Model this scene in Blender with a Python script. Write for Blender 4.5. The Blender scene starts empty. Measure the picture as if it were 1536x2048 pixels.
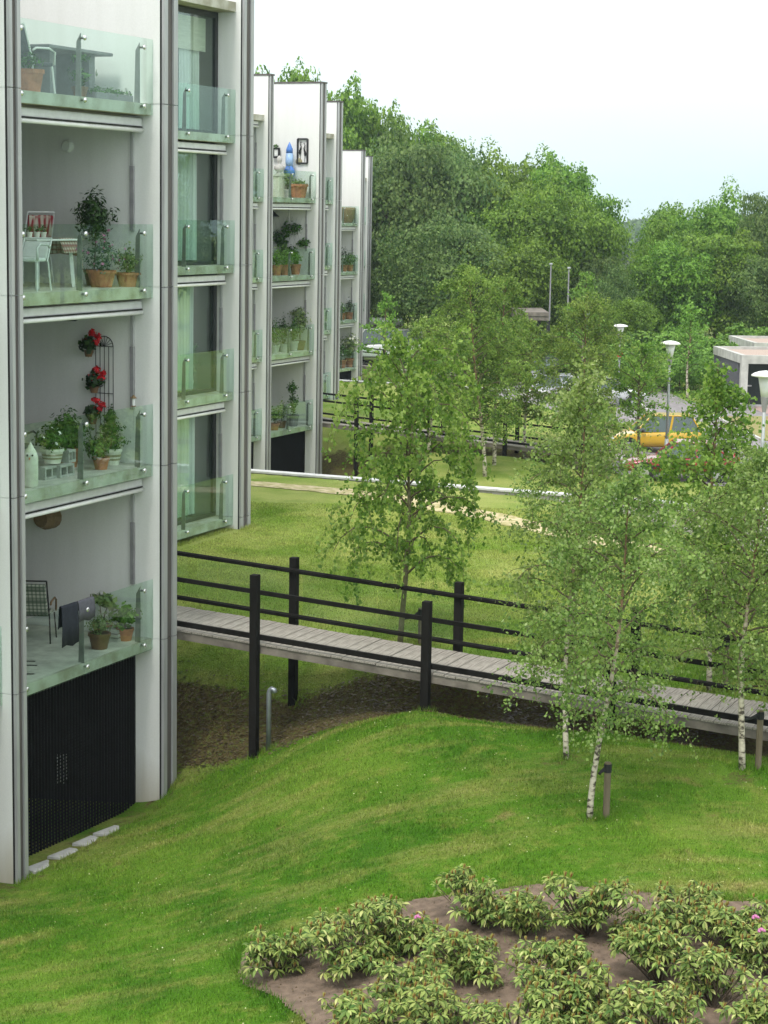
import bpy, bmesh, math, random
import numpy as np
from mathutils import Vector, Matrix
random.seed(7); RNG = np.random.default_rng(11)
R = math.radians
scene = bpy.context.scene
COL = scene.collection

# ------------------------------------------------------------------ camera
EYE = 10.0
F_PX = 4000.0
_roll = R(1.0)
_pitch = math.atan((1024 - 420) * math.cos(_roll) / F_PX)
FW = Vector((0, math.cos(_pitch), -math.sin(_pitch)))
_R0 = Vector((1, 0, 0)); _U0 = _R0.cross(FW)
RT = math.cos(_roll) * _R0 + math.sin(_roll) * _U0
UP = -math.sin(_roll) * _R0 + math.cos(_roll) * _U0
cam_d = bpy.data.cameras.new('camera')
cam_d.sensor_fit = 'VERTICAL'; cam_d.sensor_height = 24.0; cam_d.lens = 24.0 * F_PX / 2048.0
cam_d.clip_start = 0.5; cam_d.clip_end = 4000
cam = bpy.data.objects.new('camera', cam_d); COL.objects.link(cam)
cam.matrix_world = Matrix(((RT.x, UP.x, -FW.x, 0), (RT.y, UP.y, -FW.y, 0), (RT.z, UP.z, -FW.z, EYE), (0, 0, 0, 1)))
scene.camera = cam

# ------------------------------------------------------------------ sky, sun, exposure
SUN_EL, SUN_AZ = 58, 205      # azimuth: clockwise from +Y (the view direction)
world = bpy.data.worlds.new('World'); scene.world = world; world.use_nodes = True
wn = world.node_tree; wn.nodes.clear()
w_out = wn.nodes.new('ShaderNodeOutputWorld'); w_bg = wn.nodes.new('ShaderNodeBackground')
w_sky = wn.nodes.new('ShaderNodeTexSky'); w_sky.sky_type = 'NISHITA'; w_sky.sun_disc = False
w_sky.sun_elevation = R(SUN_EL); w_sky.sun_rotation = R(SUN_AZ); w_sky.dust_density = 3.0
w_tc = wn.nodes.new('ShaderNodeTexCoord'); w_map = wn.nodes.new('ShaderNodeMapping'); w_map.inputs['Scale'].default_value = (1, 1, 3.5)
w_nz = wn.nodes.new('ShaderNodeTexNoise'); w_nz.inputs['Scale'].default_value = 1.6; w_nz.inputs['Detail'].default_value = 4
w_rp = wn.nodes.new('ShaderNodeValToRGB')
w_rp.color_ramp.elements[0].position = 0.12; w_rp.color_ramp.elements[0].color = (0.40, 0.52, 0.535, 1)
w_rp.color_ramp.elements[1].position = 0.72; w_rp.color_ramp.elements[1].color = (0.94, 0.98, 0.98, 1)
w_sz = wn.nodes.new('ShaderNodeSeparateXYZ'); wn.links.new(w_tc.outputs['Generated'], w_sz.inputs[0])
w_ad = wn.nodes.new('ShaderNodeMath'); w_ad.operation = 'MULTIPLY_ADD'; w_ad.inputs[1].default_value = 0.5; wn.links.new(w_nz.outputs['Fac'], w_ad.inputs[0])
w_e = wn.nodes.new('ShaderNodeMath'); w_e.operation = 'MULTIPLY_ADD'; w_e.inputs[1].default_value = 2.0; w_e.inputs[2].default_value = -0.08; wn.links.new(w_sz.outputs['Z'], w_e.inputs[0]); wn.links.new(w_e.outputs[0], w_ad.inputs[2])
w_sc = wn.nodes.new('ShaderNodeVectorMath'); w_sc.operation = 'SCALE'; w_sc.inputs['Scale'].default_value = 10.3
w_mix = wn.nodes.new('ShaderNodeMix'); w_mix.data_type = 'RGBA'; w_mix.inputs['Factor'].default_value = 0.88
L = wn.links.new
L(w_tc.outputs['Generated'], w_map.inputs['Vector']); L(w_map.outputs['Vector'], w_nz.inputs['Vector'])
L(w_ad.outputs[0], w_rp.inputs['Fac']); L(w_rp.outputs['Color'], w_sc.inputs[0])
L(w_sky.outputs['Color'], w_mix.inputs['A']); L(w_sc.outputs['Vector'], w_mix.inputs['B'])
L(w_mix.outputs['Result'], w_bg.inputs['Color']); w_bg.inputs['Strength'].default_value = 0.098
L(w_bg.outputs['Background'], w_out.inputs['Surface'])
sun_d = bpy.data.lights.new('sun', 'SUN'); sun_d.energy = 1.3; sun_d.angle = R(14); sun_d.color = (1.0, 0.96, 0.9)
sun = bpy.data.objects.new('sun', sun_d); COL.objects.link(sun)
_az, _el = R(SUN_AZ), R(SUN_EL)
_to = Vector((math.sin(_az) * math.cos(_el), math.cos(_az) * math.cos(_el), math.sin(_el)))
sun.rotation_euler = _to.to_track_quat('Z', 'Y').to_euler(); sun.location = (0, -20, 40)
scene.view_settings.view_transform = 'Standard'; scene.view_settings.look = 'None'
scene.view_settings.exposure = 0.95; scene.view_settings.gamma = 1.0; scene.view_settings.use_curve_mapping = False
scene.render.engine = 'CYCLES'
scene.cycles.max_bounces = 8; scene.cycles.transparent_max_bounces = 24; scene.cycles.diffuse_bounces = 4

# ------------------------------------------------------------------ frames of reference (metres)
# every facade of the terrace runs along D1; D2 is the outward direction (also the way the footbridges run)
OX, OY = -3.66, 31.38
_a = R(66.5)
D1 = Vector((math.cos(_a), math.sin(_a))); D2 = Vector((math.sin(_a), -math.cos(_a)))
STEP = Vector((0.94, 43.4, -1.17))             # from one block of the terrace to the next
def uvw(u, v, z): return Vector((OX + u * D1.x + v * D2.x, OY + u * D1.y + v * D2.y, z))
def to_uv(x, y): return ((x - OX) * D1.x + (y - OY) * D1.y, (x - OX) * D2.x + (y - OY) * D2.y)
def ray(px, py): return FW + RT * ((px - 768) / F_PX) - UP * ((py - 1024) / F_PX)
def at_z(px, py, z):
    d = ray(px, py); return Vector((0, 0, EYE)) + d * ((z - EYE) / d.z)
def at_y(px, py, Y):
    d = ray(px, py); return Vector((0, 0, EYE)) + d * (Y / d.y)
def at_u(px, py, u, i=0):
    d = ray(px, py); o = Vector((OX, OY)) + Vector((STEP.x, STEP.y)) * i
    t = (u + o.dot(D1)) / (d.x * D1.x + d.y * D1.y); return Vector((0, 0, EYE)) + d * t
def at_v(px, py, v, i=0):
    d = ray(px, py); o = Vector((OX, OY)) + Vector((STEP.x, STEP.y)) * i
    t = (v + o.dot(D2)) / (d.x * D2.x + d.y * D2.y); return Vector((0, 0, EYE)) + d * t

# ------------------------------------------------------------------ helpers
def tag(o, label=None, cat=None, group=None, kind=None):
    if label: o['label'] = label
    if cat: o['category'] = cat
    if group: o['group'] = group
    if kind: o['kind'] = kind
    return o
def empty(name, loc, label=None, cat=None, group=None, rz=0):
    o = bpy.data.objects.new(name, None); COL.objects.link(o); o.location = loc; o.rotation_euler = (0, 0, rz)
    o.empty_display_size = 0.2
    return tag(o, label, cat, group)
def copy_tree(o, parent=None):
    c = o.copy(); COL.objects.link(c)
    if parent: c.parent = parent
    for ch in o.children: copy_tree(ch, c)
    return c
class MB:
    def __init__(s): s.v = []; s.f = []; s.sm = False
    def add(s, vs, fs):
        n = len(s.v); s.v += [tuple(v) for v in vs]; s.f += [tuple(i + n for i in f) for f in fs]; return s
    def box(s, x0, x1, y0, y1, z0, z1):
        return s.add([(x0, y0, z0), (x1, y0, z0), (x1, y1, z0), (x0, y1, z0), (x0, y0, z1), (x1, y0, z1), (x1, y1, z1), (x0, y1, z1)],
                     [(0, 3, 2, 1), (4, 5, 6, 7), (0, 1, 5, 4), (1, 2, 6, 5), (2, 3, 7, 6), (3, 0, 4, 7)])
    def prism(s, pts, z0, z1):
        n = len(pts)
        return s.add([(p[0], p[1], z0) for p in pts] + [(p[0], p[1], z1) for p in pts],
                     [tuple(range(n))[::-1], tuple(range(n, 2 * n))] + [(i, (i + 1) % n, n + (i + 1) % n, n + i) for i in range(n)])
    def bar(s, p, q, w, h=None):
        h = h or w; p = Vector(p); q = Vector(q); d = (q - p).normalized()
        a = d.cross(Vector((0, 0, 1)))
        a = Vector((1, 0, 0)) if a.length < 1e-3 else a.normalized()
        b = a.cross(d)
        vs = [e + a * (sx * w / 2) + b * (sy * h / 2) for e in (p, q) for sx, sy in ((-1, -1), (1, -1), (1, 1), (-1, 1))]
        return s.add(vs, [(0, 3, 2, 1), (4, 5, 6, 7), (0, 1, 5, 4), (1, 2, 6, 5), (2, 3, 7, 6), (3, 0, 4, 7)])
    def tube(s, pts, rs, n=6, cap=True):
        pts = [Vector(p) for p in pts]
        if not hasattr(rs, '__len__'): rs = [rs] * len(pts)
        vs = []
        ref = Vector((0.31, 0.95, 0.05))
        for i, p in enumerate(pts):
            d = (pts[min(i + 1, len(pts) - 1)] - pts[max(i - 1, 0)])
            d = d.normalized() if d.length > 1e-6 else Vector((0, 0, 1))
            a = d.cross(ref)
            if a.length < 1e-2: a = d.cross(Vector((1, 0, 0)))
            a.normalize(); b = a.cross(d)
            for k in range(n):
                t = 2 * math.pi * k / n; vs.append(p + (a * math.cos(t) + b * math.sin(t)) * rs[i])
        fs = [(i * n + k, i * n + (k + 1) % n, (i + 1) * n + (k + 1) % n, (i + 1) * n + k) for i in range(len(pts) - 1) for k in range(n)]
        if cap: fs += [tuple(range(n))[::-1], tuple(range((len(pts) - 1) * n, len(pts) * n))]
        return s.add(vs, fs)
    def lathe(s, prof, n=16, c=(0, 0, 0)):
        vs = [(c[0] + r * math.cos(2 * math.pi * k / n), c[1] + r * math.sin(2 * math.pi * k / n), c[2] + z) for r, z in prof for k in range(n)]
        m = len(prof)
        fs = [(i * n + k, i * n + (k + 1) % n, (i + 1) * n + (k + 1) % n, (i + 1) * n + k) for i in range(m - 1) for k in range(n)]
        if prof[0][0] > 1e-4: fs.append(tuple(range(n))[::-1])
        if prof[-1][0] > 1e-4: fs.append(tuple(range((m - 1) * n, m * n)))
        return s.add(vs, fs)
    def ball(s, c, r, n=8, m=6):
        rx, ry, rz = r if hasattr(r, '__len__') else (r, r, r)
        vs = [(c[0], c[1], c[2] - rz)]
        for i in range(1, m):
            t = math.pi * i / m
            vs += [(c[0] + rx * math.sin(t) * math.cos(2 * math.pi * k / n), c[1] + ry * math.sin(t) * math.sin(2 * math.pi * k / n), c[2] - rz * math.cos(t)) for k in range(n)]
        vs.append((c[0], c[1], c[2] + rz)); e = len(vs) - 1
        fs = [(0, 1 + (k + 1) % n, 1 + k) for k in range(n)]
        fs += [(1 + i * n + k, 1 + i * n + (k + 1) % n, 1 + (i + 1) * n + (k + 1) % n, 1 + (i + 1) * n + k) for i in range(m - 2) for k in range(n)]
        fs += [(1 + (m - 2) * n + k, 1 + (m - 2) * n + (k + 1) % n, e) for k in range(n)]
        return s.add(vs, fs)
    def mesh(s, name, mat, smooth=False):
        me = bpy.data.meshes.new(name); me.from_pydata(s.v, [], s.f)
        me.materials.append(mat)
        if smooth: me.polygons.foreach_set('use_smooth', [True] * len(me.polygons))
        me.update(); return me
    def build(s, name, mat, parent=None, smooth=False, bevel=0, loc=None, auto=None):
        o = bpy.data.objects.new(name, s.mesh(name, mat, smooth)); COL.objects.link(o)
        if parent: o.parent = parent
        if loc is not None: o.location = loc
        if bevel:
            m = o.modifiers.new('bevel', 'BEVEL'); m.width = bevel; m.segments = 2; m.limit_method = 'ANGLE'
        return o
def inst(name, me, parent, loc=(0, 0, 0), rot=(0, 0, 0), sc=(1, 1, 1)):
    o = bpy.data.objects.new(name, me); COL.objects.link(o); o.parent = parent
    o.location = loc; o.rotation_euler = rot; o.scale = sc if hasattr(sc, '__len__') else (sc, sc, sc)
    return o
def poly_mesh(name, V, k, mat):
    """V: (N*k,3) array of vertices, each k consecutive ones a face"""
    V = np.asarray(V, dtype=np.float32).reshape(-1, 3); n = len(V) // k
    me = bpy.data.meshes.new(name); me.vertices.add(len(V)); me.vertices.foreach_set('co', V.ravel())
    me.loops.add(n * k); me.loops.foreach_set('vertex_index', np.arange(n * k, dtype=np.int32))
    me.polygons.add(n); me.polygons.foreach_set('loop_start', np.arange(0, n * k, k, dtype=np.int32))
    me.materials.append(mat); me.update(calc_edges=True); me.validate(); return me

# ------------------------------------------------------------------ materials
def new_mat(name):
    m = bpy.data.materials.new(name); m.use_nodes = True
    nt = m.node_tree; b = nt.nodes['Principled BSDF']; return m, nt, b
def mat(name, col, rough=0.6, metal=0.0, var=0.15, scale=6.0, bump=0.0, col2=None, spec=0.4, stretch=None, detail=5.0, bscale=None):
    """a base colour broken up by world-space noise; bump from a finer noise"""
    m, nt, b = new_mat(name)
    b.inputs['Roughness'].default_value = rough; b.inputs['Metallic'].default_value = metal
    b.inputs['Specular IOR Level'].default_value = spec
    tc = nt.nodes.new('ShaderNodeTexCoord'); nz = nt.nodes.new('ShaderNodeTexNoise')
    nz.inputs['Scale'].default_value = scale; nz.inputs['Detail'].default_value = detail
    src = tc.outputs['Object']
    if stretch:
        mp = nt.nodes.new('ShaderNodeMapping'); mp.inputs['Scale'].default_value = stretch
        nt.links.new(src, mp.inputs['Vector']); src = mp.outputs['Vector']
    nt.links.new(src, nz.inputs['Vector'])
    rp = nt.nodes.new('ShaderNodeValToRGB')
    c2 = col2 or tuple(c * (1 - var) for c in col); c1 = tuple(min(1, c * (1 + var * 0.5)) for c in col)
    rp.color_ramp.elements[0].position = 0.36; rp.color_ramp.elements[0].color = (*c2, 1)
    rp.color_ramp.elements[1].position = 0.62; rp.color_ramp.elements[1].color = (*c1, 1)
    nt.links.new(nz.outputs['Fac'], rp.inputs['Fac']); nt.links.new(rp.outputs['Color'], b.inputs['Base Color'])
    if bump:
        n2 = nt.nodes.new('ShaderNodeTexNoise'); n2.inputs['Scale'].default_value = bscale or scale * 8; n2.inputs['Detail'].default_value = 4
        nt.links.new(src, n2.inputs['Vector'])
        bp = nt.nodes.new('ShaderNodeBump'); bp.inputs['Strength'].default_value = bump; bp.inputs['Distance'].default_value = 0.01
        nt.links.new(n2.outputs['Fac'], bp.inputs['Height']); nt.links.new(bp.outputs['Normal'], b.inputs['Normal'])
    return m
def leaf_mat(name, c1, c2, trans=0.35, rough=0.5, hue=0.0, scale=0.9, c3=None, spec=0.3):
    """leaf colour differs from leaf to leaf (random per island), from bough to bough (noise) and from tree to tree"""
    m, nt, b = new_mat(name); nt.nodes.remove(b)
    N = nt.nodes.new; K = nt.links.new
    out = nt.nodes['Material Output']
    geo = N('ShaderNodeNewGeometry'); tc = N('ShaderNodeTexCoord'); nz = N('ShaderNodeTexNoise'); oi = N('ShaderNodeObjectInfo')
    nz.inputs['Scale'].default_value = scale; nz.inputs['Detail'].default_value = 3
    K(tc.outputs['Object'], nz.inputs['Vector'])
    ad = N('ShaderNodeMath'); ad.operation = 'MULTIPLY_ADD'; K(geo.outputs['Random Per Island'], ad.inputs[0]); ad.inputs[1].default_value = 0.55; ad.inputs[2].default_value = -0.27
    a2 = N('ShaderNodeMath'); a2.operation = 'ADD'; K(ad.outputs[0], a2.inputs[0]); K(nz.outputs['Fac'], a2.inputs[1])
    rp = N('ShaderNodeValToRGB'); e = rp.color_ramp.elements
    e[0].position = 0.3; e[0].color = (*c1, 1); e[1].position = 0.72; e[1].color = (*c2, 1)
    if c3: x = e.new(0.9); x.color = (*c3, 1)
    K(a2.outputs[0], rp.inputs['Fac'])
    hs = N('ShaderNodeHueSaturation'); mr = N('ShaderNodeMapRange'); K(oi.outputs['Random'], mr.inputs['Value'])
    mr.inputs['To Min'].default_value = 0.5 - hue; mr.inputs['To Max'].default_value = 0.5 + hue
    mv = N('ShaderNodeMapRange'); K(oi.outputs['Random'], mv.inputs['Value']); mv.inputs['To Min'].default_value = 1 - hue * 9; mv.inputs['To Max'].default_value = 1 + hue * 9
    K(mr.outputs[0], hs.inputs['Hue']); K(mv.outputs[0], hs.inputs['Value']); K(rp.outputs['Color'], hs.inputs['Color'])
    df = N('ShaderNodeBsdfPrincipled'); df.inputs['Roughness'].default_value = rough; df.inputs['Specular IOR Level'].default_value = spec
    tr = N('ShaderNodeBsdfTranslucent'); mx = N('ShaderNodeMixShader'); mx.inputs[0].default_value = trans
    K(hs.outputs['Color'], df.inputs['Base Color']); K(hs.outputs['Color'], tr.inputs['Color'])
    K(df.outputs[0], mx.inputs[1]); K(tr.outputs[0], mx.inputs[2]); K(mx.outputs[0], out.inputs['Surface'])
    return m
def glass_mat(name, tint, ior=1.5, rough=0.0, extra=0.0):
    m, nt, b = new_mat(name); nt.nodes.remove(b); N = nt.nodes.new; K = nt.links.new
    tr = N('ShaderNodeBsdfTransparent'); tr.inputs[0].default_value = (*tint, 1)
    gl = N('ShaderNodeBsdfGlossy'); gl.inputs['Roughness'].default_value = rough; gl.inputs['Color'].default_value = (0.92, 1.0, 0.96, 1)
    lw = N('ShaderNodeLayerWeight'); lw.inputs['Blend'].default_value = 0.5       # Schlick's law, the same on both faces of the sheet
    pw = N('ShaderNodeMath'); pw.operation = 'POWER'; pw.inputs[1].default_value = 5; K(lw.outputs['Facing'], pw.inputs[0])
    f0 = ((ior - 1) / (ior + 1)) ** 2 + extra
    ad = N('ShaderNodeMath'); ad.operation = 'MULTIPLY_ADD'; ad.inputs[1].default_value = 1 - f0; ad.inputs[2].default_value = f0; ad.use_clamp = True; K(pw.outputs[0], ad.inputs[0])
    mx = N('ShaderNodeMixShader'); K(ad.outputs[0], mx.inputs[0]); K(tr.outputs[0], mx.inputs[1]); K(gl.outputs[0], mx.inputs[2])
    K(mx.outputs[0], nt.nodes['Material Output'].inputs['Surface']); return m

M = {}
def wall_white():
    """off-white render panels with faint weathering: fine grain, soft vertical run-off streaks"""
    m, nt, b = new_mat('white_render'); N = nt.nodes.new; K = nt.links.new
    b.inputs['Roughness'].default_value = 0.75; b.inputs['Specular IOR Level'].default_value = 0.25
    tc = N('ShaderNodeTexCoord')
    mp = N('ShaderNodeMapping'); mp.inputs['Scale'].default_value = (3.2, 3.2, 0.35); K(tc.outputs['Object'], mp.inputs['Vector'])
    n1 = N('ShaderNodeTexNoise'); n1.inputs['Scale'].default_value = 1.4; n1.inputs['Detail'].default_value = 6; K(mp.outputs[0], n1.inputs['Vector'])
    n2 = N('ShaderNodeTexNoise'); n2.inputs['Scale'].default_value = 45; n2.inputs['Detail'].default_value = 3; K(tc.outputs['Object'], n2.inputs['Vector'])
    rp = N('ShaderNodeValToRGB'); e = rp.color_ramp.elements
    e[0].position = 0.25; e[0].color = (0.755, 0.755, 0.74, 1); e[1].position = 0.6; e[1].color = (0.80, 0.80, 0.79, 1)
    K(n1.outputs['Fac'], rp.inputs['Fac'])
    mx = N('ShaderNodeMix'); mx.data_type = 'RGBA'; mx.blend_type = 'MULTIPLY'; mx.inputs['Factor'].default_value = 0.12
    K(rp.outputs['Color'], mx.inputs['A']); K(n2.outputs['Fac'], mx.inputs['B'])
    K(mx.outputs['Result'], b.inputs['Base Color'])
    # soil splashed on the foot of the wall, thin green algae below each joint
    sp = N('ShaderNodeSeparateXYZ'); K(tc.outputs['Object'], sp.inputs[0])
    hz_ = N('ShaderNodeMath'); hz_.operation = 'MULTIPLY_ADD'; K(n1.outputs['Fac'], hz_.inputs[0]); hz_.inputs[1].default_value = -0.9; K(sp.outputs['Z'], hz_.inputs[2])
    mr = N('ShaderNodeMapRange'); K(hz_.outputs[0], mr.inputs['Value']); mr.inputs['From Min'].default_value = -0.15; mr.inputs['From Max'].default_value = 0.75; mr.inputs['To Min'].default_value = 0.75; mr.inputs['To Max'].default_value = 0.0
    m2 = N('ShaderNodeMix'); m2.data_type = 'RGBA'; K(mr.outputs[0], m2.inputs['Factor']); K(mx.outputs['Result'], m2.inputs['A']); m2.inputs['B'].default_value = (0.36, 0.31, 0.22, 1)
    K(m2.outputs['Result'], b.inputs['Base Color'])
    bp = N('ShaderNodeBump'); bp.inputs['Strength'].default_value = 0.25; bp.inputs['Distance'].default_value = 0.004
    K(n2.outputs['Fac'], bp.inputs['Height']); K(bp.outputs['Normal'], b.inputs['Normal']); return m
M['white'] = wall_white()
M['alu_light'] = mat('light_aluminium', (0.44, 0.44, 0.45), 0.45, 0.3, var=0.12, scale=2.5, stretch=(4, 4, 0.4))
M['alu_dark'] = mat('weathered_grey_channel', (0.12, 0.105, 0.10), 0.6, 0.1, var=0.2, scale=2.0, stretch=(4, 4, 0.4))
M['gap'] = mat('dark_joint', (0.02, 0.02, 0.02), 0.9)
M['concrete'] = mat('slab_concrete', (0.46, 0.45, 0.40), 0.85, var=0.25, scale=3.0, bump=0.2, col2=(0.33, 0.31, 0.24))
M['soffit'] = mat('stained_soffit_concrete', (0.42, 0.39, 0.30), 0.9, var=0.3, scale=2.0, bump=0.1)
M['tile_floor'] = mat('balcony_floor_tiles', (0.55, 0.54, 0.49), 0.8, var=0.2, scale=4)
M['awning'] = mat('white_awning_metal', (0.66, 0.66, 0.68), 0.4, 0.1, var=0.08)
M['arm'] = mat('awning_arm_grey', (0.32, 0.31, 0.33), 0.5, 0.3)
M['glass'] = glass_mat('green_balustrade_glass', (0.90, 0.97, 0.935), 1.5, 0.0, 0.0)
M['pane'] = glass_mat('window_glass', (0.86, 0.92, 0.90), 1.6, 0.0, 0.04)
M['steel'] = mat('grey_steel_post', (0.23, 0.24, 0.23), 0.5, 0.4)
M['clamp'] = mat('bright_steel_button', (0.75, 0.75, 0.75), 0.25, 0.8, var=0.05)
M['frame'] = mat('anthracite_window_frame', (0.035, 0.038, 0.04), 0.45, 0.0)
M['curtain'] = mat('pale_curtain', (0.72, 0.74, 0.72), 0.9, var=0.12, scale=2, stretch=(8, 8, 0.2))
M['blind'] = mat('cream_blind', (0.66, 0.64, 0.53), 0.9, scale=20, stretch=(0.2, 0.2, 4))
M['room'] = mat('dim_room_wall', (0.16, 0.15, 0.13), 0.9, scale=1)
M['louvre'] = mat('black_louvre_bars', (0.010, 0.010, 0.011), 0.7, 0.0, spec=0.2)
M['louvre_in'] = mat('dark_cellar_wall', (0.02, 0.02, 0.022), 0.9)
M['black_wood'] = mat('black_stained_timber', (0.012, 0.011, 0.010), 0.8, var=0.35, scale=5, stretch=(1, 1, 0.15), bump=0.3, spec=0.12)
M['plank'] = mat('weathered_deck_planks', (0.33, 0.30, 0.26), 0.85, var=0.3, scale=3, stretch=(0.8, 12, 12), bump=0.5, bscale=30, col2=(0.21, 0.19, 0.165))
M['beam'] = mat('weathered_edge_beam', (0.19, 0.165, 0.14), 0.85, var=0.35, scale=3, bump=0.4)
M['terracotta'] = mat('terracotta', (0.42, 0.17, 0.09), 0.8, var=0.25, scale=8)
M['dark_pot'] = mat('brown_glazed_pot', (0.16, 0.09, 0.045), 0.5, var=0.3)
M['pot_white'] = mat('white_glazed_pot', (0.72, 0.70, 0.62), 0.4)
M['pot_band'] = mat('olive_glaze_band', (0.30, 0.27, 0.16), 0.4)
M['potsoil'] = mat('potting_soil', (0.04, 0.028, 0.018), 0.95)
M['plastic_white'] = mat('white_plastic', (0.72, 0.73, 0.72), 0.4, var=0.05)
M['grey_pl'] = mat('grey_painted_wood', (0.20, 0.20, 0.21), 0.6)
M['cinder'] = mat('grey_concrete_block', (0.40, 0.40, 0.38), 0.9, bump=0.5, scale=12)
M['iron'] = mat('dark_wrought_iron', (0.03, 0.03, 0.032), 0.5, 0.3)
M['navy'] = mat('navy_cloth', (0.018, 0.022, 0.032), 0.95, scale=20)
M['greycloth'] = mat('grey_cloth', (0.10, 0.10, 0.12), 0.95, scale=20)
M['wicker'] = mat('brown_wicker', (0.22, 0.15, 0.08), 0.8, scale=30, bump=0.6)
M['red'] = mat('red_geranium', (0.62, 0.012, 0.02), 0.6, scale=20)
M['pink'] = mat('pink_petal', (0.50, 0.17, 0.34), 0.6, scale=20)
M['whitefl'] = mat('white_petal', (0.82, 0.82, 0.8), 0.6)
M['blue'] = mat('blue_ornament', (0.08, 0.2, 0.55), 0.35)
M['blue2'] = mat('pale_blue_ornament', (0.30, 0.45, 0.70), 0.35)
M['stone'] = mat('pale_stone', (0.45, 0.44, 0.42), 0.8)
M['coping'] = mat('white_coping', (0.56, 0.56, 0.55), 0.6, var=0.15, scale=3)
M['wallconc'] = mat('pale_retaining_wall', (0.44, 0.42, 0.38), 0.85, var=0.2, scale=2, bump=0.2)
M['wood_stake'] = mat('grey_green_stake', (0.16, 0.13, 0.085), 0.85, stretch=(3, 3, 0.5))
M['rubber'] = mat('black_rubber', (0.015, 0.015, 0.016), 0.7)
M['galv'] = mat('galvanised_pipe', (0.32, 0.35, 0.38), 0.4, 0.6, scale=6)
M['lampwhite'] = mat('white_lamp_top', (0.80, 0.80, 0.78), 0.4, var=0.05)
M['lampglass'] = mat('frosted_lamp_glass', (0.74, 0.76, 0.74), 0.3, var=0.05)
M['pole'] = mat('grey_lamp_pole', (0.36, 0.38, 0.38), 0.5, 0.3)
M['leaf_pot'] = leaf_mat('potted_leaves', (0.02, 0.07, 0.012), (0.09, 0.22, 0.03), 0.3, scale=6)
M['leaf_pale'] = leaf_mat('pale_potted_leaves', (0.10, 0.17, 0.06), (0.30, 0.38, 0.14), 0.3, scale=6)
M['leaf_dark'] = leaf_mat('dark_potted_leaves', (0.012, 0.035, 0.010), (0.05, 0.11, 0.025), 0.25, scale=6)
M['leaf_lav'] = leaf_mat('blue_flowered_leaves', (0.05, 0.12, 0.06), (0.16, 0.25, 0.16), 0.3, scale=6, c3=(0.25, 0.22, 0.5))
def bark_birch():
    m, nt, b = new_mat('birch_bark'); N = nt.nodes.new; K = nt.links.new
    b.inputs['Roughness'].default_value = 0.7
    tc = N('ShaderNodeTexCoord'); mp = N('ShaderNodeMapping'); mp.inputs['Scale'].default_value = (9, 9, 16); K(tc.outputs['Object'], mp.inputs['Vector'])
    nz = N('ShaderNodeTexNoise'); nz.inputs['Scale'].default_value = 1.0; nz.inputs['Detail'].default_value = 3; K(mp.outputs[0], nz.inputs['Vector'])
    rp = N('ShaderNodeValToRGB'); e = rp.color_ramp.elements
    e[0].position = 0.40; e[0].color = (0.07, 0.055, 0.04, 1); e[1].position = 0.50; e[1].color = (0.50, 0.45, 0.35, 1)
    x = e.new(0.7); x.color = (0.62, 0.57, 0.46, 1)
    K(nz.outputs['Fac'], rp.inputs['Fac'])
    # young wood higher up is red-brown
    sp = N('ShaderNodeSeparateXYZ'); K(tc.outputs['Object'], sp.inputs[0])
    mr = N('ShaderNodeMapRange'); mr.inputs['From Min'].default_value = 1.6; mr.inputs['From Max'].default_value = 2.9; K(sp.outputs['Z'], mr.inputs['Value'])
    mx = N('ShaderNodeMix'); mx.data_type = 'RGBA'; K(mr.outputs[0], mx.inputs['Factor']); K(rp.outputs['Color'], mx.inputs['A']); mx.inputs['B'].default_value = (0.20, 0.12, 0.06, 1)
    K(mx.outputs['Result'], b.inputs['Base Color']); return m
M['birch'] = bark_birch()
M['bark'] = mat('brown_bark', (0.10, 0.075, 0.05), 0.9, scale=8, bump=0.5, var=0.4)
M['bark_green'] = mat('mossy_young_bark', (0.15, 0.14, 0.07), 0.9, scale=8, var=0.3)
M['twig'] = mat('thin_twigs', (0.11, 0.085, 0.05), 0.8)
M['leaf_birch'] = leaf_mat('birch_leaves', (0.11, 0.20, 0.035), (0.33, 0.46, 0.11), 0.52, scale=1.6, hue=0.008, c3=(0.46, 0.54, 0.24), spec=0.6)
M['leaf_birch_far'] = leaf_mat('far_birch_leaves', (0.09, 0.18, 0.028), (0.29, 0.41, 0.085), 0.46, scale=0.8, hue=0.008)
M['leaf_bright'] = leaf_mat('bright_young_leaves', (0.09, 0.20, 0.022), (0.29, 0.44, 0.075), 0.5, scale=1.5, hue=0.006, c3=(0.38, 0.50, 0.14), spec=0.45)
M['leaf_wood'] = leaf_mat('woodland_leaves', (0.075, 0.17, 0.016), (0.26, 0.42, 0.06), 0.48, scale=2.6, hue=0.012)
M['leaf_wood2'] = leaf_mat('blue_green_woodland_leaves', (0.065, 0.14, 0.032), (0.22, 0.32, 0.095), 0.45, scale=2.6, hue=0.010)
M['leaf_bush'] = leaf_mat('yellow_green_bush_leaves', (0.09, 0.20, 0.025), (0.26, 0.44, 0.075), 0.4, scale=0.7, hue=0.008)
M['leaf_far'] = leaf_mat('far_forest_leaves', (0.05, 0.10, 0.04), (0.10, 0.17, 0.06), 0.2, scale=0.05)
M['leaf_rhodo'] = leaf_mat('rhododendron_leaves', (0.07, 0.14, 0.025), (0.32, 0.40, 0.10), 0.3, scale=2.2, hue=0.012, c3=(0.60, 0.60, 0.24), spec=0.3)
M['bud'] = leaf_mat('rhododendron_new_growth', (0.26, 0.08, 0.04), (0.36, 0.38, 0.09), 0.2, scale=9)

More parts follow.
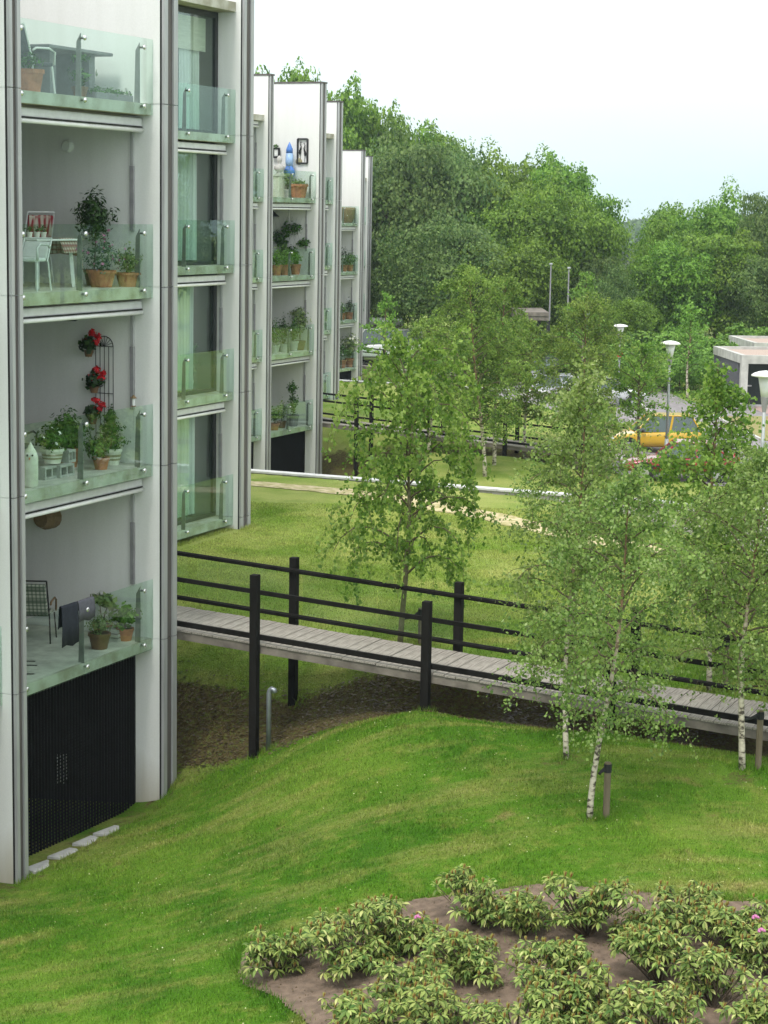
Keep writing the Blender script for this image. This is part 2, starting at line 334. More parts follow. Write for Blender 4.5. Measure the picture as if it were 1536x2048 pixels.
# ------------------------------------------------------------------ terrain
# heights below the eye at measured places, in the (u, v) frame of the first block; each next block repeats them one step on
CP = [(-14, -6, -9.7), (-14, 2, -9.6), (-11.5, 5, -9.0), (-11.0, 1.5, -9.55), (-10, 8.4, -8.35), (-8.2, 12, -8.1), (-9, 16, -8.0), (-4.2, .15, -9.64), (-8, .2, -9.66), (-2, .1, -9.6),
      (-4.2, 3.2, -8.95), (-3.3, 8.45, -7.75), (-1.2, 7.4, -7.62), (-.8, 9.8, -7.7), (-3, 14, -7.8), (0, 14, -7.75), (-.08, .15, -9.55), (.34, .15, -9.3), (-3, -3, -9.6), (-3, -8, -9.6), (-3.8, -.35, -9.62), (-1.6, -.35, -9.66), (-.1, -.35, -9.66), (-.8, -.3, -9.66), (-1.8, .8, -9.48), (-4, .9, -9.5),
      (.62, 1.55, -8.75), (.62, 3.0, -8.1), (.62, 4.51, -7.62), (.62, 7.5, -7.62), (.62, 9.83, -7.7), (1.5, 4.6, -8.1), (1.5, 7.5, -8.1), (1.5, 9.9, -8.15), (2.1, 1.3, -8.45), (1.0, -1.5, -9.3), (1.6, -3.5, -9.3),
      (3.3, 0.0, -7.55), (3.0, -2.5, -7.65), (3.3, -5, -7.6), (3.2, 2.6, -7.3), (2.2, 4.4, -7.6), (2.6, 6.6, -7.4), (2.4, 8.8, -7.45), (3.4, 12, -7.6),
      (6.5, -4.7, -7.15), (6, 0, -7.2), (6, 5, -7.25), (6, 10, -7.4), (11.9, -4.7, -7.12), (12, 0, -7.1), (12, 5, -7.2), (13, 10, -7.7), (17, -8, -7.05), (17, -2, -7.1), (17, 3, -7.35), (17, 8, -8.1),
      (20.3, -16, -7.1), (20.3, -9, -7.08), (20.3, -2, -7.12), (20.3, 1.5, -7.35), (20.3, 3.5, -7.8), (20.3, 7, -8.3), (20.3, 12, -8.6), (10, 16, -7.9), (19, 18, -8.6)]
CPN = [(-19.5, -8, -9.6), (-19.5, 0, -9.5), (-19.5, 5, -9.2), (-19.5, 10, -8.6), (-19.5, 16, -8.2), (-15, 10, -8.4), (-15, 16, -8.1)]
def rbf(cps):
    A = np.array([(c[0], c[1]) for c in cps], float); zz = np.array([c[2] for c in cps], float)
    d = np.linalg.norm(A[:, None] - A[None], axis=2); K_ = np.where(d > 0, d ** 2 * np.log(d + 1e-9), 0) + np.eye(len(A)) * 0.15
    P_ = np.c_[np.ones(len(A)), A]; S = np.block([[K_, P_], [P_.T, np.zeros((3, 3))]])
    w = np.linalg.solve(S, np.r_[zz, 0, 0, 0]); return A, w
TA, TW = rbf(CP + CPN)
def unit_height(u, v):
    u = np.clip(u, -20, 21); v = np.clip(v, -17, 18)
    q = np.stack([u, v], -1); d = np.linalg.norm(q[..., None, :] - TA, axis=-1)
    k = np.where(d > 0, d ** 2 * np.log(d + 1e-9), 0)
    return k @ TW[:-3] + TW[-3] + TW[-2] * u + TW[-1] * v
def sstep(a, b, x): t = np.clip((x - a) / (b - a), 0, 1); return t * t * (3 - 2 * t)
SU, SV = float(STEP.x * D1.x + STEP.y * D1.y), float(STEP.x * D2.x + STEP.y * D2.y)
def height(x, y):
    x = np.asarray(x, float); y = np.asarray(y, float)
    u = (x - OX) * D1.x + (y - OY) * D1.y; v = (x - OX) * D2.x + (y - OY) * D2.y
    i = np.clip(np.floor((u - 20.42) / SU) + 1, 0, 2)
    h = unit_height(u - i * SU, v - i * SV) + i * STEP.z
    plane = -9.2 - 0.018 * np.clip(y - 90, 0, 400) - 0.004 * np.clip(y - 500, 0, 3000)
    vv = v - i * SV
    t = np.where(i >= 1, np.maximum(sstep(8.0, 12.0, vv), sstep(100, 135, y)), 0)
    t = np.maximum(t, sstep(24, 60, x))
    return h * (1 - t) + plane * t + EYE
def hz(x, y): return float(height(np.array([x]), np.array([y]))[0])
def on_ground(px, py):
    d = ray(px, py); t = 8.0
    for _ in range(4000):
        p = Vector((0, 0, EYE)) + d * t
        if p.z <= hz(p.x, p.y): return p
        t += 0.05 + t * 0.0006
    return p
# soil shows where water and shade keep the grass off: the ditch by the entrance and its bank
def soil_shade_amount(x, y):
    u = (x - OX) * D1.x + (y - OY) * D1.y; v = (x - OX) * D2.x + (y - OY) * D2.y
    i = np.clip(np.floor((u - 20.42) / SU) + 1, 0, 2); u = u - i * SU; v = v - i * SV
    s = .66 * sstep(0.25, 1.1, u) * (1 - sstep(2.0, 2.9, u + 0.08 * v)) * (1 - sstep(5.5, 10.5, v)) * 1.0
    s = np.maximum(s, sstep(0.45, 0.9, u) * (1 - sstep(2.2, 2.7, u)) * 1.0)            # earth under the bridge, run on as a strip to paint the deck's shade darker
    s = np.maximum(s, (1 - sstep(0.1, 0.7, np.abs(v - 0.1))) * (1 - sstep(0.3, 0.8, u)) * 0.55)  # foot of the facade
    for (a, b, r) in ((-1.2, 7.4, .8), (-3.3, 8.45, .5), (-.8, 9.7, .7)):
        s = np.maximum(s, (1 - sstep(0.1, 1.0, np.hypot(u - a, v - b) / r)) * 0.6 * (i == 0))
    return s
def grid_mesh(name, xs, ys, material, hf=height, off=0.0):
    X, Y = np.meshgrid(xs, ys); Z = hf(X, Y) + off
    nx, ny = len(xs), len(ys)
    V = np.stack([X, Y, Z], -1).reshape(-1, 3).astype(np.float32)
    idx = np.arange(nx * ny).reshape(ny, nx)
    F = np.stack([idx[:-1, :-1], idx[:-1, 1:], idx[1:, 1:], idx[1:, :-1]], -1).reshape(-1, 4)
    me = bpy.data.meshes.new(name); me.vertices.add(len(V)); me.vertices.foreach_set('co', V.ravel())
    me.loops.add(F.size); me.loops.foreach_set('vertex_index', F.ravel().astype(np.int32))
    me.polygons.add(len(F)); me.polygons.foreach_set('loop_start', np.arange(0, F.size, 4, dtype=np.int32))
    me.polygons.foreach_set('use_smooth', np.ones(len(F), bool)); me.materials.append(material); me.update(calc_edges=True)
    a = me.attributes.new('soil', 'FLOAT', 'POINT'); a.data.foreach_set('value', soil_shade_amount(X, Y).ravel().astype(np.float32))
    return me
def grass_nodes(nt, soil=True, blades=False):
    """lawn colour in world space: dry streaks along the mowing direction, lush patches, bare soil and the painted dark strip under the bridge where the attribute says"""
    N = nt.nodes.new; K = nt.links.new
    tc = N('ShaderNodeTexCoord'); src = tc.outputs['Object']
    def noise(sc, rot=None, scale=(1, 1, 1), det=4, off=0):
        mp = N('ShaderNodeMapping'); mp.inputs['Scale'].default_value = scale; mp.inputs['Location'].default_value = (off, off * .7, 0)
        mp.inputs['Rotation'].default_value = (0, 0, rot or 0); K(src, mp.inputs['Vector'])
        n = N('ShaderNodeTexNoise'); n.inputs['Scale'].default_value = sc; n.inputs['Detail'].default_value = det; n.inputs['Roughness'].default_value = 0.6
        K(mp.outputs[0], n.inputs['Vector']); return n.outputs['Fac']
    def ramp(f, stops):
        r = N('ShaderNodeValToRGB'); e = r.color_ramp.elements
        while len(e) < len(stops): e.new(0.5)
        for k, (p, c) in enumerate(stops): e[k].position = p; e[k].color = (*c, 1)
        K(f, r.inputs['Fac']); return r.outputs['Color']
    def mix(f, a, b, fac=None):
        m = N('ShaderNodeMix'); m.data_type = 'RGBA'
        if f is None: m.inputs['Factor'].default_value = fac
        else: K(f, m.inputs['Factor'])
        K(a, m.inputs['A']); K(b, m.inputs['B']); return m.outputs['Result']
    def mrange(f, a, b, c=0, d=1):
        m = N('ShaderNodeMapRange'); K(f, m.inputs['Value']); m.inputs['From Min'].default_value = a; m.inputs['From Max'].default_value = b
        m.inputs['To Min'].default_value = c; m.inputs['To Max'].default_value = d; return m.outputs[0]
    base = ramp(noise(0.35, det=6), [(0.32, (0.048, 0.145, 0.009)), (0.5, (0.088, 0.205, 0.014)), (0.68, (0.155, 0.26, 0.030))])
    dry = ramp(noise(14, det=3, off=5), [(0.35, (0.22, 0.24, 0.05)), (0.65, (0.36, 0.33, 0.12))])
    streak = noise(0.9, rot=R(-58), scale=(0.32, 1.5, 1), det=5, off=3)      # long in the mowing direction
    c = mix(mrange(streak, 0.47, 0.72, 0, .95), base, dry)
    mott = noise(2.6, det=6, off=12); c = mix(mrange(mott, 0.51, 0.72, 0, 0.85), c, ramp(noise(9, det=3, off=14), [(0.3, (0.13, 0.21, 0.02)), (0.7, (0.30, 0.31, 0.08))]))
    worn = noise(1.7, det=7, off=23); c = mix(mrange(worn, 0.64, 0.74, 0, 0.8), c, ramp(noise(22, det=4, off=27), [(0.3, (0.20, 0.15, 0.06)), (0.7, (0.33, 0.28, 0.11))]))
    # the mound beyond the footbridge is drier
    sp = N('ShaderNodeSeparateXYZ'); K(src, sp.inputs[0])
    far = mrange(sp.outputs['Y'], 31, 37, 0, 0.75)
    pale = ramp(noise(0.5, det=5, off=9), [(0.35, (0.18, 0.28, 0.035)), (0.6, (0.38, 0.41, 0.12))])
    c = mix(far, c, pale)
    fine = ramp(noise(55, det=4, off=1), [(0.3, (0.62, 0.62, 0.62)), (0.7, (1.3, 1.3, 1.3))])
    mm = N('ShaderNodeMix'); mm.data_type = 'RGBA'; mm.blend_type = 'MULTIPLY'; mm.inputs['Factor'].default_value = 1; K(c, mm.inputs['A']); K(fine, mm.inputs['B']); c = mm.outputs['Result']
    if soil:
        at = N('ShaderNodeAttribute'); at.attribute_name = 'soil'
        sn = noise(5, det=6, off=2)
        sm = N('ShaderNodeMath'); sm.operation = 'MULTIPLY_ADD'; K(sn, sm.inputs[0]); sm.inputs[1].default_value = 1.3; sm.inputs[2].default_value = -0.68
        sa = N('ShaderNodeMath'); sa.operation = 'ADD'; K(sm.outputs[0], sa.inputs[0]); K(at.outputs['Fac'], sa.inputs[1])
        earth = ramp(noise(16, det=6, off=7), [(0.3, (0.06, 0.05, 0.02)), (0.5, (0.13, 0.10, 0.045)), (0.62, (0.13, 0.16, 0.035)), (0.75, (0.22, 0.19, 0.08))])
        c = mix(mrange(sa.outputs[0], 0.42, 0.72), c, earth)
    return c, noise
def lawn_mat():
    m, nt, b = new_mat('lawn'); c, noise = grass_nodes(nt)
    b.inputs['Roughness'].default_value = 0.9; b.inputs['Specular IOR Level'].default_value = 0.1
    nt.links.new(c, b.inputs['Base Color'])
    bp = nt.nodes.new('ShaderNodeBump'); bp.inputs['Strength'].default_value = 0.9; bp.inputs['Distance'].default_value = 0.06
    nt.links.new(noise(38, det=5, off=4), bp.inputs['Height']); nt.links.new(bp.outputs['Normal'], b.inputs['Normal']); return m
M['lawn'] = lawn_mat()
def blade_mat():
    m, nt, b = new_mat('grass_blades'); c, noise = grass_nodes(nt, soil=False); N = nt.nodes.new; K = nt.links.new
    geo = N('ShaderNodeNewGeometry'); mr = N('ShaderNodeMapRange'); K(geo.outputs['Random Per Island'], mr.inputs['Value']); mr.inputs['To Min'].default_value = 0.75; mr.inputs['To Max'].default_value = 1.75
    hs = N('ShaderNodeHueSaturation'); K(mr.outputs[0], hs.inputs['Value']); K(c, hs.inputs['Color'])
    K(hs.outputs['Color'], b.inputs['Base Color']); b.inputs['Roughness'].default_value = 0.6; b.inputs['Specular IOR Level'].default_value = 0.2
    tr = N('ShaderNodeBsdfTranslucent'); K(hs.outputs['Color'], tr.inputs['Color']); mx = N('ShaderNodeMixShader'); mx.inputs[0].default_value = 0.35
    K(b.outputs[0], mx.inputs[1]); K(tr.outputs[0], mx.inputs[2]); K(mx.outputs[0], nt.nodes['Material Output'].inputs['Surface']); return m
M['blade'] = blade_mat()

ys = np.concatenate([np.arange(-6, 60, 0.22), np.arange(60, 130, 0.7), np.arange(130, 400, 6), np.geomspace(400, 1500, 16)])
xs = np.concatenate([-np.geomspace(700, 26, 24), np.arange(-25, -10, 1.0), np.arange(-10, 26, 0.22), np.geomspace(26.5, 900, 28)])
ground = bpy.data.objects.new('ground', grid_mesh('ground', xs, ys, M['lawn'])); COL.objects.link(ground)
tag(ground, 'green lawn rolling over mounds beside the apartment blocks', kind='structure')

def drape(name, poly, material, off=0.012, step=0.25, hf=None, label=None, wob=0.0):
    """a sheet laid on the terrain inside a polygon given in world metres"""
    P = np.array([(p[0], p[1]) for p in poly]); x0, y0 = P.min(0); x1, y1 = P.max(0)
    xs = np.arange(x0, x1 + step, step); ys = np.arange(y0, y1 + step, step)
    X, Y = np.meshgrid(xs, ys)
    def inside(X, Y):
        ins = np.zeros(X.shape, bool); n = len(P); j = n - 1
        for i in range(n):
            c = ((P[i, 1] > Y) != (P[j, 1] > Y)) & (X < (P[j, 0] - P[i, 0]) * (Y - P[i, 1]) / (P[j, 1] - P[i, 1] + 1e-12) + P[i, 0]); ins ^= c; j = i
        return ins
    if wob:
        wx = wob * (np.sin(Y * 2.1 + 1) + .6 * np.sin(Y * 5.3) + .4 * np.sin(X * 7.7)); wy = wob * (np.sin(X * 1.9) + .6 * np.sin(X * 4.9 + 2))
    else: wx = wy = 0
    ins = inside(X + wx, Y + wy); cell = ins[:-1, :-1] & ins[1:, :-1] & ins[:-1, 1:] & ins[1:, 1:]
    idx = np.arange(X.size).reshape(X.shape)
    F = np.stack([idx[:-1, :-1], idx[:-1, 1:], idx[1:, 1:], idx[1:, :-1]], -1)[cell]
    used = np.unique(F); remap = np.full(X.size, -1); remap[used] = np.arange(len(used))
    Z = (hf or height)(X, Y) + off
    V = np.stack([X, Y, Z], -1).reshape(-1, 3)[used]
    me = bpy.data.meshes.new(name); me.from_pydata(V.tolist(), [], remap[F].tolist()); me.materials.append(material)
    me.polygons.foreach_set('use_smooth', [True] * len(me.polygons)); me.update()
    o = bpy.data.objects.new(name, me); COL.objects.link(o); tag(o, label, kind='structure'); return o, inside
M['soilbed'] = mat('bare_garden_soil', (0.17, 0.122, 0.088), 0.95, var=0.28, scale=9, bump=1.0, bscale=55, detail=10)
M['sand'] = mat('bleached_sand', (0.50, 0.42, 0.26), 0.95, scale=5, bump=0.8, bscale=40, col2=(0.30, 0.27, 0.10), detail=8)
M['paving'] = mat('grey_purple_brick_paving', (0.23, 0.21, 0.215), 0.9, var=0.25, scale=3, bump=0.3, detail=8)
M['pinkpave'] = mat('pink_brick_forecourt', (0.36, 0.26, 0.235), 0.9, var=0.2, scale=6, detail=8)
M['verge'] = mat('dry_verge', (0.20, 0.22, 0.06), 0.95, scale=4, col2=(0.24, 0.17, 0.08), bump=0.6)
M['clover'] = mat('clover_heads', (0.55, 0.58, 0.35), 0.8, col2=(0.3, 0.28, 0.08))
M['line'] = mat('pale_kerb_stone', (0.5, 0.49, 0.47), 0.8)

bed_px = [(470, 1925), (500, 1885), (590, 1890), (650, 1850), (760, 1815), (900, 1790), (1100, 1775), (1300, 1790), (1536, 1810), (1700, 1830), (1700, 2150), (700, 2250), (590, 2048), (560, 2010), (500, 1975)]
BED = [on_ground(x, y) for x, y in bed_px]
soil_bed, in_bed = drape('soil_bed', BED, M['soilbed'], off=0.02, step=0.035, label='bare brown earth of the planting bed under the rhododendrons', wob=0.05)
sp_px = [(440, 962), (560, 966), (700, 980), (860, 998), (960, 1020), (1060, 1042), (1200, 1075), (1340, 1100), (1340, 1112), (1180, 1092), (1040, 1058), (900, 1030), (840, 1018), (700, 995), (560, 977), (440, 972)]
SAND = [on_ground(x, y) for x, y in sp_px]
sand_path, in_sand = drape('sand_path', SAND, M['sand'], off=0.015, step=0.06, label='worn strip of pale sand across the lawn', wob=0.08)
def gz(x, y, z=0.8): p = at_z(x, y, z); return p
pave_px = [(1215, 950), (1150, 880), (1090, 850), (960, 830), (960, 760), (1040, 742), (1200, 738), (1290, 748), (1340, 768), (1400, 800), (1445, 812), (1490, 795), (1700, 795), (1800, 1060), (1500, 1030), (1440, 975)]
PAVE = [gz(*p) for p in pave_px]
paving, _ = drape('car_park', PAVE, M['paving'], off=0.03, step=0.5, label='grey purple brick paved car park and lane')
fore_px = [(1484, 795), (1560, 795), (1600, 828), (1520, 827)]
forec, _ = drape('garage_forecourt', [gz(*p) for p in fore_px], M['pinkpave'], off=0.045, step=0.3, label='pinkish brick forecourt of the garages')
v1, _ = drape('grass_verge', [gz(*p) for p in [(1425, 832), (1600, 830), (1600, 905), (1510, 880), (1440, 848)]], M['verge'], off=0.045, step=0.3, label='dry grass verge beside the lane on the right')
v2, _ = drape('grass_verge', [gz(*p) for p in [(1180, 855), (1285, 852), (1270, 885), (1225, 915), (1150, 905)]], M['verge'], off=0.045, step=0.3, label='dry grass strip beside the yellow car')
v3, _ = drape('grass_verge', [gz(*p) for p in [(1180, 845), (1310, 838), (1300, 800), (1230, 800)]], M['paving'], off=0.047, step=0.3, label='paler paved bay behind the yellow car')
v4, _ = drape('sand_heap_patch', [gz(*p) for p in [(1185, 735), (1225, 729), (1275, 740), (1262, 748), (1190, 745)]], M['sand'], off=0.06, step=0.4, label='pale sand spread at the edge of the lane')
k1 = MB()
for a, b in (((1290, 818), (1330, 848)), ((1400, 820), (1520, 880)), ((1225, 742), (1290, 818))):
    a = gz(*a); b = gz(*b); k1.bar(a + Vector((0, 0, 0.04)), b + Vector((0, 0, 0.04)), 0.12, 0.1)
tag(k1.build('kerb', M['line']), 'pale kerb stones along the lane', kind='structure')

# grass blades on the near lawns
nb = 620000
cx = RNG.uniform(-6.5, 8.5, nb); cy = 18.0 + 30.0 * RNG.random(nb) ** 1.25
keep = (np.abs(cx) < 0.205 * cy + 0.6)
u_ = (cx - OX) * D1.x + (cy - OY) * D1.y; v_ = (cx - OX) * D2.x + (cy - OY) * D2.y
keep &= ~((u_ < 0.5) & (v_ < 0.25)) & ~((u_ < 12.4) & (v_ < -4.6)) & (u_ < 20.2)
keep &= ~in_bed(cx, cy) & ~in_sand(cx, cy)
keep &= RNG.random(nb) > soil_shade_amount(cx, cy) * 1.15
keep &= ~((u_ > 0.75) & (u_ < 2.25) & (v_ > -5))
cx, cy = cx[keep], cy[keep]; n = len(cx); cz = height(cx, cy) - 0.004
hh = RNG.uniform(0.018, 0.045, n) * (0.8 + 0.5 * np.sin(cx * 1.7 + cy) ** 2); ww = RNG.uniform(0.004, 0.008, n) * (1 + (cy - 18) / 30); an = RNG.uniform(0, 2 * np.pi, n)
lx = RNG.normal(0, 0.35, n) * hh; ly = RNG.normal(0, 0.35, n) * hh
Vb = np.zeros((n, 3, 3), np.float32)
Vb[:, 0] = np.stack([cx - np.cos(an) * ww, cy - np.sin(an) * ww, cz], -1)
Vb[:, 1] = np.stack([cx + np.cos(an) * ww, cy + np.sin(an) * ww, cz], -1)
Vb[:, 2] = np.stack([cx + lx, cy + ly, cz + hh], -1)
go = bpy.data.objects.new('lawn_grass', poly_mesh('lawn_grass', Vb, 3, M['blade'])); COL.objects.link(go)
tag(go, 'short mown grass blades over the near lawns', 'grass', kind='stuff')
# dry leaves and tufts of rough grass in the shaded ditch
nd = 16000
du = RNG.uniform(0.4, 3.4, nd); dv = RNG.uniform(-5, 9, nd)
x = OX + du * D1.x + dv * D2.x; y = OY + du * D1.y + dv * D2.y; k = (soil_shade_amount(x, y) > RNG.random(nd) * 0.8); x, y = x[k], y[k]; z = height(x, y)
n = len(x); an = RNG.uniform(0, 6.28, n); s = RNG.uniform(0.008, 0.034, n)
Vd = np.zeros((n, 4, 3), np.float32)
for j, (a, b, c) in enumerate(((-1, -.5, 0), (1, -.5, .3), (1, .5, .8), (-1, .5, .2))):
    Vd[:, j] = np.stack([x + s * (a * np.cos(an) - b * np.sin(an)), y + s * (a * np.sin(an) + b * np.cos(an)), z + 0.01 + c * s * RNG.random(n)], -1)
M['litter'] = leaf_mat('dead_leaves', (0.06, 0.042, 0.02), (0.14, 0.10, 0.045), 0.1, scale=5, c3=(0.09, 0.13, 0.03))
lo = bpy.data.objects.new('leaf_litter', poly_mesh('leaf_litter', Vd, 4, M['litter'])); COL.objects.link(lo)
tag(lo, 'dead leaves and moss on the dark bank under the footbridge', 'leaf litter', kind='stuff')

# ------------------------------------------------------------------ the terrace of apartment blocks
SL = [3.15, 5.95, 8.75, 11.55]; TOPZ = 15.72; SPACE = 0.97      # slab tops; glass tops are 0.97 higher
def balustrade(bal, u0, u1, w, S, posts, split):
    for a, b in ((u0, split), (split, u1)):
        MB().box(a + 0.006, b - 0.006, w - 0.006, w + 0.006, S - 0.17, S + SPACE).build('glass_panel', M['glass'], bal)
    for p in posts:
        MB().add([(p - .008, w + .03, S - .14), (p + .008, w + .03, S - .14), (p + .008, w + .13, S - .14), (p - .008, w + .13, S - .14),
                  (p - .008, w + .03, S + .90), (p + .008, w + .03, S + .90), (p + .008, w + .10, S + .78), (p - .008, w + .10, S + .78)],
                 [(0, 3, 2, 1), (4, 5, 6, 7), (0, 1, 5, 4), (1, 2, 6, 5), (2, 3, 7, 6), (3, 0, 4, 7)]).build('baluster_post', M['steel'], bal)
        for z in (S + .83, S - .05):
            o = inst('glass_clamp', CLAMP, bal, (p + (0.03 if p != posts[1] else 0.0), w, z))
_c = MB(); _pr = [(0.0, -0.05), (0.034, -0.05), (0.038, -0.04), (0.038, -0.028), (0.018, -0.026), (0.018, 0.04), (0.0, 0.04)]
_n = 12
_c.add([(r * math.cos(2 * math.pi * k / _n), y, r * math.sin(2 * math.pi * k / _n)) for r, y in _pr for k in range(_n)],
       [(i * _n + k, (i + 1) * _n + k, (i + 1) * _n + (k + 1) % _n, i * _n + (k + 1) % _n) for i in range(len(_pr) - 1) for k in range(_n)])
CLAMP = _c.mesh('glass_clamp', M['clamp'], True)
def awning(parent, u0, u1, w, zt, wall_u):
    a = MB().box(u0, u1, w, w + 0.22, zt - 0.13, zt).build('awning', M['awning'], parent, bevel=0.02)
    MB().box(u0 + .01, u1 - .01, w - .012, w - .002, zt - .145, zt - .125).build('awning_gap', M['gap'], a)
    t = MB(); t.tube([(u0, w + .005, zt - .185), (u1, w + .005, zt - .185)], 0.033, 8); t.build('front_bar', M['lampwhite'], a, smooth=True)
    MB().box(wall_u - .05, wall_u - .016, w + .16, w + .21, zt - .72, zt - .2).build('upper_arm', M['alu_light'], a)
    MB().box(wall_u - .06, wall_u - .016, w + .15, w + .215, zt - 1.72, zt - .725).build('lower_arm', M['arm'], a)
def cross_wall(blk, a, b, w0, w1, near=True):
    """a fin wall between bays: core, render panels storey by storey on the near side, grey channel on its outer edge"""
    cw = MB().box(a, b, w0 + .025, w1, -1.2, TOPZ).build('cross_wall', M['white'], blk)
    zs = [-1.2] + [s - .0 for s in SL] + [TOPZ]
    for k in range(5):
        MB().box(a - .014, a - .0005, w0 + .03, w1, zs[k] + .008, zs[k + 1] - .008).build('render_panel', M['white'], cw)
        f1 = .26 * (b - a); f2 = .70 * (b - a)
        for nm, x0, x1, d, mm in (('edge_flange', a - .004, a + f1, .035, 'alu_light'), ('edge_channel', a + f1, a + f2, .0, 'alu_dark'), ('edge_flange', a + f2, b + .004, .035, 'alu_light')):
            MB().box(x0, x1, w0 - .012 - d, w0 + .0245, zs[k] + .006, zs[k + 1] - .006).build(nm, M[mm], cw)
    MB().box(a - .010, a - .0006, w0 + .0, w0 + .0295, -1.2, TOPZ).build('shadow_joint', M['gap'], cw)
    MB().box(a - .04, b + .04, w0 - .06, w1, TOPZ + .002, TOPZ + .06).build('wall_coping', M['alu_dark'], cw)
    return cw
def wavy(u0, u1, w, z0, z1, amp=0.035, wl=0.13, seed=0):
    n = max(8, int((u1 - u0) / 0.02)); rr = random.Random(seed); ph = rr.random() * 6
    m = MB(); vs = []
    for k in range(n + 1):
        u = u0 + (u1 - u0) * k / n; d = amp * math.sin(2 * math.pi * u / wl + ph + 1.3 * math.sin(u * 5 + ph)) * (0.7 + .3 * math.sin(u * 9))
        vs += [(u, w + d, z0), (u, w + d * .6, z1)]
    return m.add(vs, [(2 * k, 2 * k + 2, 2 * k + 3, 2 * k + 1) for k in range(n)])
def window(blk, u0, u1, w, z0, z1, mull, dress, seed):
    f = MB(); t = 0.07
    f.box(u0, u1, w, w + .09, z0, z0 + t); f.box(u0, u1, w, w + .09, z1 - .12, z1)
    f.box(u0, u0 + t, w, w + .09, z0 + t, z1 - .12); f.box(u1 - .12, u1, w, w + .09, z0 + t, z1 - .12)
    f.box(mull - .03, mull + .03, w + .01, w + .08, z0 + t, z1 - .12)
    fr = f.build('window', M['frame'], blk)
    MB().box(u0 + t, mull - .03, w + .055, w + .065, z0 + t, z1 - .12).build('window_pane', M['pane'], fr)
    MB().box(mull + .03, u1 - .12, w + .030, w + .040, z0 + t, z1 - .12).build('window_pane', M['pane'], fr)
    MB().box(u0 + .12, mull - .05, w - .03, w - .005, z0 + t + .02, z0 + t + .06).build('sliding_rail', M['alu_light'], fr)
    for kind, a, b, zz0, zz1 in dress:
        if kind == 'curtain': wavy(a, b, w + .19, zz0, zz1, seed=seed).build('curtain', M['curtain'], fr, smooth=True)
        else: MB().box(a, b, w + .12, w + .125, zz0, zz1).build('blind', M['blind'], fr)
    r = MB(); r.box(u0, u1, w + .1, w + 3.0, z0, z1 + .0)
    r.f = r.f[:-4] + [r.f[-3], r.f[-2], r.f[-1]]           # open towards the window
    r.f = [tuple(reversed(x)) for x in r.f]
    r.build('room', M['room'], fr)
    return fr
def louvres(blk, u0, u1, w, z0, z1):
    fr = MB(); fr.box(u0, u1, w - .03, w + .03, z1 - .06, z1); fr.box(u0, u1, w - .03, w + .03, z0, z0 + .07)
    fr.box(u1 - .06, u1, w - .03, w + .03, z0 + .07, z1 - .06)
    lv = fr.build('louvre_screen', M['louvre'], blk)
    b = MB(); n = int((u1 - u0) / .085)
    for k in range(n): x = u0 + .04 + k * .085; b.box(x - .008, x + .008, w - .02, w + .012, z0 + .07, z1 - .06)
    tag(b.build('screen_bars', M['louvre'], lv), kind='stuff')
    h = MB(); z = z0 + .1
    while z < z1 - .08:
        h.box(u0, u1 - .06, w + .014, w + .02, z, z + .022); z += .055
    tag(h.build('screen_slats', M['louvre'], lv), kind='stuff')
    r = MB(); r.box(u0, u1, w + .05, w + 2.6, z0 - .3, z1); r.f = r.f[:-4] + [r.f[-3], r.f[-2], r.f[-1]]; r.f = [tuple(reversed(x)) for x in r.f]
    r.build('cellar_recess', M['louvre_in'], lv)

